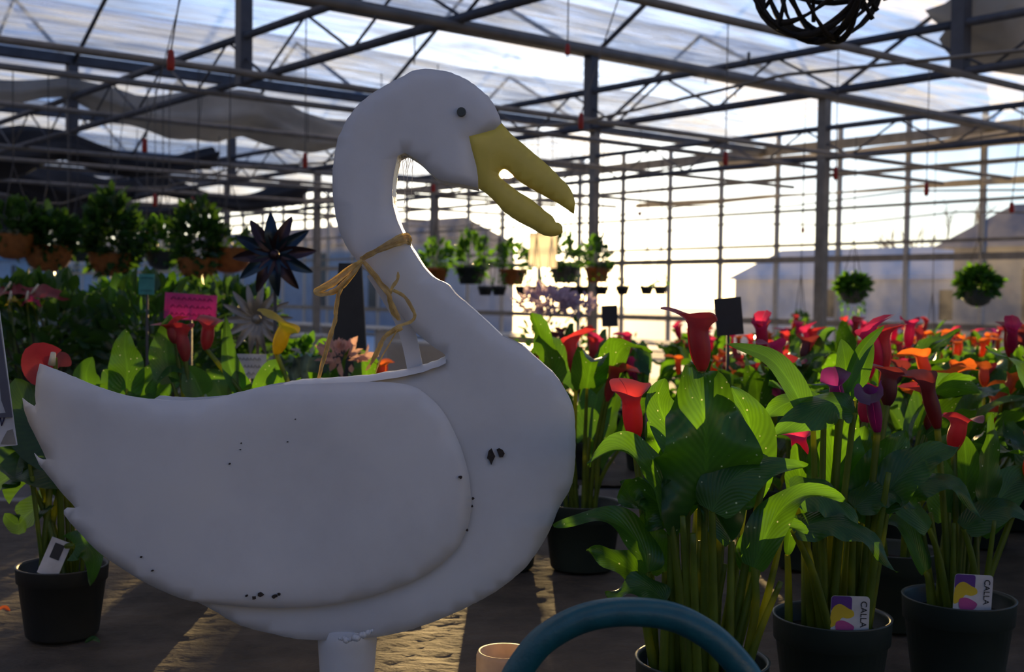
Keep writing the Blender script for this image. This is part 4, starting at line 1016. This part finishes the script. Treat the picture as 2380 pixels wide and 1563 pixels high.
# blush flower plants and a foil wrapped pot seen under the goose neck
def posy(px, py, Y, w, colour, label, n=60, ll=.03, leafn=70, zb=ZB):
    p = P(px, py, Y); h = p.z - zb
    t = thing('flowering_plant', label, 'plant', (p.x, Y, zb)); r = random.Random(int(px))
    s = w / .14
    link('pot', POT, t, None, None, (min(1, s), min(1, s), .8))
    f = leafmesh(r, leafn, w*.55, h*.33, .05, (0, 0, h*.62)).obj('foliage', 'leaf_plain', t); f['kind'] = 'stuff'
    f = leafmesh(r, n, w*.5, w*.22, ll, (0, 0, h), .2, .5).obj('blossom_cluster', colour, t); f['kind'] = 'stuff'
posy(793, 830, 2.70, .10, 'blush', 'blush pink flowering plant seen under the goose neck')
bench('low_bench', -.15, 1.35, 6.75, 7.35, 'low cloth covered bench of mauve flowers behind the calla benches', .45, .004, 40, 16)
posy(1268, 702, 7.0, .32, 'mauve', 'pale mauve flowering plant in front of the far wall', 200, .06, 160, .45)
posy(1345, 712, 7.0, .20, 'mauve', 'smaller mauve flowering plant right of the larger one', 110, .05, 110, .45)
posy(1430, 800, 7.0, .34, 'yellow', 'bushy plant with yellow dots behind the front calla lily', 24, .04, 320, .45)
posy(1265, 850, 3.80, .10, 'orange', 'small orange flowering plant just right of the goose breast', 20, .035, 120)
p = P(712, 850, 3.98); t = thing('foil_wrapped_pot', 'iridescent foil wrapped pot behind the goose back', 'pot', (p.x, 3.98, ZB))
m = MB(); vs = []; n = 36; rows = [(.05, 0), (.06, .05), (.062, .10), (.06, .16), (.05, .22), (.075, .29), (.10, .33)]
for j, (r, z) in enumerate(rows):
    for k in range(n):
        an = 2*PI*k/n; q = r * (1 + (.05 + .05*j) * math.sin(an*7 + j) * noise.noise(Vector((k*.9, j*1.3, 4)))*2.5); vs.append((q*math.cos(an), q*math.sin(an), z*1.13 + .02*noise.noise(Vector((k*.8, j, 1))) * (j > 3)))
m.add(vs, [(j*n+k, j*n+(k+1) % n, (j+1)*n+(k+1) % n, (j+1)*n+k) for j in range(len(rows)-1) for k in range(n)] + [tuple(reversed(range(n)))]); m.obj('foil_wrap', 'foil', t)
f = leafmesh(random.Random(6), 90, .07, .05, .05, (0, 0, .36)).obj('foliage', 'leaf_plain', t); f['kind'] = 'stuff'

# ------------------------------------------------------------------ signs, boards and garden ornaments
def sign(px, py, Y, w, h, mat, label, tilt=0, rz=0, lines=0, zb=ZB, lmat='ink', cat='sign', name='price_sign'):
    p = P(px, py, Y); t = thing(name, label, cat, (p.x, Y, zb)); z = p.z - zb
    m = MB(); m.box((-w/2, -.002, -h/2), (w/2, .002, h/2)); o = m.obj('card', mat, t, False, (0, 0, z)); o.rotation_euler = (0, tilt, rz)
    r = random.Random(int(px))
    for k in range(lines):
        m = MB(); y = h*.3 - k*h*.6/max(1, lines-1); x = -w*.38
        while x < w*.36:
            l = r.uniform(.05, .11)*w; m.tube([(x, -.003, y - h*.05), (x + l*.5, -.003, y + h*.06), (x + l, -.003, y - h*.04)], w*.008, 4); x += l + w*.03
        m.obj('handwriting', lmat, o)
    m = MB(); m.tube([(0, .006, 0), (0, .006, z)], .004, 6); m.obj('stake', 'wire', t)
sign(443, 714, 3.6, .155, .078, 'pinksign', 'bright pink handwritten card on a stake behind the goose back', .05, 0, 3)
sign(341, 661, 3.75, .048, .064, 'tealsign', 'small aqua card above the shrubs', .02, 0, 2)
sign(1694, 736, 2.95, .066, .092, 'slate', 'dark slate board behind the tall red calla bloom', -.10)
sign(1417, 735, 4.2, .056, .075, 'slate', 'small dark slate board in front of the far wall', -.05)
sign(577, 852, 2.85, .085, .058, 'white_card', 'white printed card standing behind the goose back', 0, 0, 3, lmat='grey_frame')
p = P(812, 760, 3.0); t = thing('tapered_board', 'dark tapered board seen between the goose neck and the straw bow', 'board', (p.x, 3.0, ZB))
m = MB(); zt = P(812, 612, 3.0).z - ZB; m.add([(-.07, 0, 0), (.07, 0, 0), (.028, 0, zt), (-.028, 0, zt), (-.07, .02, 0), (.07, .02, 0), (.028, .02, zt), (-.028, .02, zt)], [(0, 1, 2, 3), (5, 4, 7, 6), (1, 5, 6, 2), (4, 0, 3, 7), (3, 2, 6, 7), (1, 0, 4, 5)]); m.obj('panel', 'slate', t, False)
m = MB(); m.box((-.05, -.006, .03), (.05, 0, .04)); m.obj('crossbar', 'slate', t, False)
def spinner(px, py, Y, R, n, w, mats, label, ph=0, hub=.012):
    p = P(px, py, Y); t = thing('metal_flower_stake', label, 'ornament', (p.x, Y, ZB), 'metal flower stakes'); z = p.z - ZB
    for k in range(n):
        a = 2*PI*k/n + ph; m = MB(); d = Vector((math.cos(a), 0, math.sin(a)))
        blade(m, [d*hub, d*R*.5 + Vector((0, -.012, 0)), d*R], w, (0, -1, 0), 'lance', .45, 0, n=12, na=6, twist=.25); m.obj('petal', mats[k % len(mats)], t, True, (0, 0, z))
    m = MB(); m.tube([(0, -.012, z), (0, -.004, z), (0, .01, z)], [hub*.7, hub, hub], 12); m.obj('hub', mats[0], t)
    m = MB(); m.tube([(0, .012, 0), (0, .012, z)], .0045, 8); m.obj('stake', 'wire', t)
spinner(638, 592, 2.9, .102, 12, .0165, ['bronze', 'bronze_blue'], 'dark bronze and blue metal flower on a stake left of the straw bow', .1)
spinner(597, 742, 3.2, .098, 14, .0105, ['grey_metal'], 'pale worn metal flower on a stake below the dark one', .05)

# sign at the left edge
t = thing('framed_sign', 'white handwritten sign with grey border at the left picture edge', 'sign', tuple(P(-80, 1040, 1.42)))
sc = 1.42 / FPX
def sq(pts, y, name, mat, th=.003):
    m = MB(); v = [((x + 80)*sc, y, (1040 - yy)*sc) for x, yy in pts]; n = len(v); m.add(v + [(a, b+th, c) for a, b, c in v], [tuple(range(n)), tuple(reversed(range(n, 2*n)))] + [(i, (i+1) % n, (i+1) % n+n, i+n) for i in range(n)]); return m.obj(name, mat, t, False)
sq([(-210, 1062), (39, 1034), (33, 992), (0, 735), (-30, 500), (-270, 530)], 0, 'board', 'white_card')
sq([(-250, 980), (31, 968), (0, 735), (-30, 500), (-47, 502), (-14, 740), (6, 930), (16, 958)], -.003, 'border', 'grey_frame', .002)
o = sq([(2, 1032), (8, 1018), (18, 1000), (30, 996), (36, 1020), (38, 1032)], -.0008, 'leaf_drawing', 'grey_metal', .0006)
m = MB()
for pts in ([(-14, 960), (-8, 988), (2, 968)], [(2, 968), (5, 988), (13, 966)], [(-44, 962), (-40, 990), (-32, 975)]):
    m.tube([((x + 80)*sc, -.0012, (1040 - y)*sc) for x, y in pts], .0011, 5)
m.obj('handwriting', 'ink', t)
m = MB(); zl = t.location.z - ZB; m.tube([(.02, .006, -zl), (.02, .006, .1)], .005, 8); m.obj('stake', 'wire', t)

# ------------------------------------------------------------------ watering can and candle
cx = P(1462, 1400, 1.1).x
can = thing('watering_can', 'teal plastic watering can, only its arched handle showing', 'watering can', (cx, 1.10, ZB))
hp = [(1175, 1640), (1190, 1590), (1215, 1545), (1265, 1487), (1350, 1440), (1450, 1423), (1560, 1434), (1648, 1478), (1708, 1535), (1748, 1590), (1772, 1650)]
m = MB(); m.tube([p - can.location for p in spline([P(x, y, 1.10) for x, y in hp], 6)], 34*1.1/FPX, 20); m.obj('handle', 'teal', can)
m = MB(); m.lathe([(.001, 0), (.098, 0), (.104, .006), (.108, .09), (.104, .150), (.085, .168), (.072, .170), (.068, .166), (.09, .145), (.09, .02), (.001, .02)], 40, sx=1.05, sy=.78); m.obj('body', 'teal', can)
m = MB(); m.tube(spline([(-.09, 0, .04), (-.15, 0, .075), (-.205, 0, .135)], 6), [.026 - .0009*i for i in range(13)], 14); m.obj('spout', 'teal', can)
cp = P(1174, 1513, 1.62); h = cp.z - ZB
m = MB(); m.lathe([(.001, 0), (.037, 0), (.039, .004), (.039, h - .006), (.0365, h), (.033, h - .001), (.027, h - .012), (.012, h - .020), (.001, h - .021)], 40)
cd = m.obj('body', 'wax'); t = thing('pillar_candle', 'short ivory pillar candle with a hollowed top beside the teal handle', 'candle', (cp.x, 1.62, ZB)); cd.parent = t
m = MB(); m.tube([(0, 0, h - .022), (.001, 0, h - .012)], .001, 6); m.obj('wick', 'ink_black', t)

# fallen leaf scraps on the cloth
for k, (x, y, c) in enumerate(((8, 1425, 'orange'), (215, 1498, 'leaf_plain'))):
    p = PZ(x, y, ZB + .002); m = MB(); blade(m, [Vector((-.012, 0, .002)), Vector((0, .002, .008)), Vector((.012, 0, .003))], .006, (0, -.4, 1), 'lance'); tag(m.obj('fallen_petal', c, None, True, tuple(p)), ['curled orange fallen petal on the cloth at the left edge', 'tiny green fallen leaf on the sunlit cloth'][k], 'petal')

# ------------------------------------------------------------------ hanging things
ZP = ZC - .045
def pipe_above(px, py, b):                      # point under a pipe (line of constant b) seen in this pixel column
    d = ray(px, py); k = b / (d.x * dB.x + d.y * dB.y); return EYE + d * k
def basket(px, py, b, w, label, bowl='terracotta', green='leaf_dark', n=130, mound=.9, trail=.0, seed=0, shape='bowl', blooms=None):
    p = pipe_above(px, py, b); r = w / 2
    t = thing('hanging_basket', label, 'hanging basket', tuple(p), 'hanging baskets'); rr = random.Random(seed)
    m = MB()
    if shape == 'bowl': m.lathe([(.001, -r*1.0), (r*.35, -r*.97), (r*.7, -r*.78), (r*.92, -r*.4), (r, 0), (r*1.03, .01), (r*.96, .01), (r*.85, -r*.2), (.001, -r*.3)], 20)
    else: m.lathe([(.001, -r*1.1), (r*.72, -r*1.1), (r*.95, -.02), (r*1.02, -.02), (r*1.02, .012), (r*.93, .012), (r*.85, -r*.3), (.001, -r*.3)], 20)
    m.obj('bowl', bowl, t)
    f = leafmesh(rr, int(n * 2.2), r*1.1, r*mound, r*.62, (0, 0, r*.45*mound), .2).obj('foliage', green, t); f['kind'] = 'stuff'
    if trail:
        f = leafmesh(rr, n//2, r*.9, trail, r*.35, (0, 0, -trail*.6), .6, -1.2).obj('trailing_stems', green, t); f['kind'] = 'stuff'
    if blooms: f = leafmesh(rr, 16, r*.8, r*.4, r*.35, (0, 0, r*1.0), .5).obj('blossom_cluster', blooms, t); f['kind'] = 'stuff'
    for k in range(3):
        a = 2*PI*k/3 + .4; m = MB(); m.tube([(r*math.cos(a), r*math.sin(a), 0), (0, 0, min(.5, ZP - p.z - .05))], .004, 5, False); m.obj('hanger_wire', 'wire', t)
    m = MB(); m.tube([(0, 0, min(.5, ZP - p.z - .05)), (0, 0, ZP - p.z)], .004, 5, False); m.obj('hook_rod', 'wire', t)
    return t
LB = 8.95
basket(30, 548, LB, .34, 'orange hanging basket at the far left edge', n=90, seed=1)
basket(112, 575, LB, .36, 'large mossy hanging basket with trailing stems, second at the left', n=190, trail=.35, seed=2)
basket(180, 572, 11.4, .30, 'small dark green hanging basket between two larger ones', 'pot', n=150, seed=3)
basket(258, 592, LB, .33, 'orange bowl hanging basket with a tall dark mound of leaves', n=260, mound=1.9, seed=4)
basket(318, 570, 11.4, .28, 'dark hanging basket behind the leafy green one', 'pot', 'leaf_dark', n=130, mound=1.3, seed=14)
basket(378, 588, 8.95, .27, 'bright leaved green hanging basket', 'pot', 'leaf_plain', n=130, mound=1.3, seed=5)
basket(460, 604, 8.0, .29, 'orange hanging basket below brown dry foliage', n=220, mound=1.9, seed=6)
basket(533, 580, 8.0, .34, 'wide bare orange hanging basket behind the dark metal flower', n=26, mound=.4, seed=7)
for k, (px, py, w) in enumerate(((1012, 625, .20), (1095, 622, .24), (1192, 628, .22), (1312, 622, .24), (1388, 624, .22))):
    basket(px, py, 11.4, w * 1.5, 'brown hanging pot with sparse backlit stems, %s from the left below the beak' % ORD[k], 'terracotta' if k % 2 == 0 else 'pot', 'leaf_plain', n=75, mound=1.5, seed=20 + k, shape='pot')
hp_px = [1128, 1160, 1214, 1246, 1280, 1325, 1353, 1398, 1447, 1503, 1535]
for k, px in enumerate(hp_px):
    basket(px, 668, 8.95, .14, 'tiny black hanging pot in the low row, %s from the left' % ORD[k], 'pot_dark', 'leaf_plain', n=10, mound=1.2, seed=40 + k, shape='pot')
basket(1982, 676, 7.0, .26, 'ferny green hanging basket right of the tall column', 'pot', 'leaf_plain', n=220, mound=.7, trail=.2, seed=60)
basket(2272, 676, 6.05, .30, 'hanging basket of orange and yellow flowers at the far right', 'pot', 'leaf_plain', n=220, mound=.9, seed=61, blooms='orange')
basket(2165, 792, 7.0, .13, 'small dark hanging pot low at the right', 'pot_dark', 'leaf_plain', n=30, seed=62)
basket(1860, 748, 8.0, .14, 'little leafy hanging pot above the pink calla bloom', 'pot_dark', 'leaf_plain', n=80, mound=1.0, seed=63)
basket(508, 690, 11.4, .20, 'small dark hanging pot above the pink card', 'pot_dark', 'leaf_dark', n=50, seed=64)
# banner hanging behind the beak
p = pipe_above(1262, 575, 8.95); t = thing('hanging_banner', 'pale grey hanging cloth banner behind the lower beak', 'banner', tuple(p))
m = MB(); vs = [(x*.27 - .135, .02*math.sin(x*7 + z*2), .14 - z*.34) for z in (0, .25, .5, .75, 1) for x in (0, .25, .5, .75, 1)]; m.add(vs, [(j*5+i, j*5+i+1, (j+1)*5+i+1, (j+1)*5+i) for j in range(4) for i in range(4)]); m.obj('cloth', 'curtain_pale', t)
for s_ in (-.12, .12):
    m = MB(); m.tube([(s_, 0, .14), (s_, 0, ZP - p.z)], .002, 4, False); m.obj('cord', 'cord', t)
# pull cords with red grips
def pull(px, py0, py1, Y, label, w=.011, lean=0):
    q = P(px, py1, Y); bb = q.x * dB.x + q.y * dB.y; nb = min(PB, key=lambda v: abs(v - bb)); Y *= nb / bb; w *= nb / bb
    a = P(px, py0, Y); b = P(px, py1, Y); t = thing('pull_cord', label, 'pull cord', tuple(b), 'hanging cords with red grips'); L = (a - b).length
    m = MB(); m.lathe([(.001, 0), (w*.8, 0), (w, .004), (w, L*.5), (w*.75, L*.93), (w*.3, L), (.001, L)], 12); m.obj('grip', 'redplastic', t)
    m = MB(); m.tube([(0, 0, L*.9), (lean, 0, L + (ZP - a.z)*.5), (lean*2, 0, ZP - b.z)], .0035, 5, False); m.obj('cord', 'cord', t)
    m = MB(); m.tube([(0, 0, -.012), (0, 0, .01)], .003, 5); m.obj('tip', 'cord', t)
for px, y0, y1, Y, lab, ln in ((397, 115, 163, 4.4, 'large red cord grip at the upper left', .05), (336, 322, 354, 6.6, 'red cord grip left of the pale curtain', .1), (709, 355, 390, 7.0, 'red cord grip left of the goose neck', 0), (1350, 262, 300, 6.6, 'red cord grip right of the goose brow', .1),
        (1319, 102, 128, 6.8, 'red cord grip high above the beak', 0), (1686, 352, 384, 6.8, 'red cord grip left of the tall column', 0), (1942, 388, 418, 7.4, 'dark red cord grip right of the tall column', 0), (2153, 424, 455, 7.4, 'dark red cord grip hanging before the end wall', 0), (2351, 470, 495, 8.2, 'dark red cord grip at the far right edge', .04),
        (265, 445, 475, 9.5, 'small red cord grip at the left, highest of the far group', .05), (360, 450, 480, 9.5, 'small red cord grip above the bright green basket', 0), (446, 458, 490, 9.0, 'small bright red cord grip above the brown foliage', .04), (393, 505, 528, 9.5, 'small red cord grip beside the bright green basket', 0), (341, 540, 558, 9.5, 'tiny red cord grip left of the bright green basket', 0), (158, 575, 592, 9.5, 'tiny red cord grip between the mossy baskets', 0),
        (1007, 428, 446, 9.0, 'dark red cord grip inside the crook of the neck', 0), (1487, 492, 502, 11, 'tiny dark cord grip right of the beak', 0), (1866, 528, 541, 11, 'tiny dark cord grip left of the tall column', 0)):
    pull(px, y0, y1, Y, lab, .0145 if Y < 8 else .017, ln)
# thin drop wires
for k, (px, py, b) in enumerate(((963, 150, 6.05), (715, 330, 8.95), (163, 470, 11.4), (1640, 180, 6.05), (1710, 230, 6.05), (1740, 150, 5.75), (887, 170, 8.0), (1018, 150, 8.0))):
    a = pipe_above(px, py, b); m = MB(); m.tube([a, Vector((a.x, a.y, ZP if k != 5 else ZP + .2))], .004 if k != 5 else .012, 5); tag(m.obj('drop_wire', 'wire'), 'thin drop wire hanging from the overhead pipes, %s of the set' % ORD[k], 'wire', 'drop wires')
# vine ball at the upper right
oc = P(1905, -105, 2.4); R = 196 * 2.4 / FPX
t = thing('vine_ball', 'black woven vine ball hanging at the upper right', 'ornament', tuple(oc)); rr = random.Random(12)
for k in range(15):
    ax = Vector((rr.uniform(-1, 1), rr.uniform(-1, 1), rr.uniform(-.25, .25))).normalized() if k < 11 else Vector((rr.uniform(-.3, .3), rr.uniform(-.3, .3), 1)).normalized()
    e1 = ax.orthogonal().normalized(); e2 = ax.cross(e1); q = rr.uniform(.88, 1.03)
    pts = [(e1*math.cos(a) + e2*math.sin(a)) * R * q * (1 + .03*math.sin(3*a + k)) for a in [2*PI*i/40 for i in range(41)]]
    m = MB(); m.tube(pts, [.005 + .002*math.sin(i + k) for i in range(41)], 6, False); m.obj('vine_loop', 'twig', t)
for k in range(12):
    a = rr.uniform(0, 6.28); z = rr.uniform(-.9, -.2); d = Vector((math.cos(a)*math.sqrt(1-z*z), math.sin(a)*math.sqrt(1-z*z), z)); m = MB()
    m.tube([d*R, d*R*.75 + Vector((rr.uniform(-.02, .02), 0, .03)), d*R*.4 + Vector((rr.uniform(-.05, .05), 0, .09))], [.005, .004, .002], 5); m.obj('vine_twig', 'twig', t)
m = MB(); m.tube([(0, 0, R), (0, 0, ZP - oc.z)], .004, 5); m.obj('cord', 'cord', t)
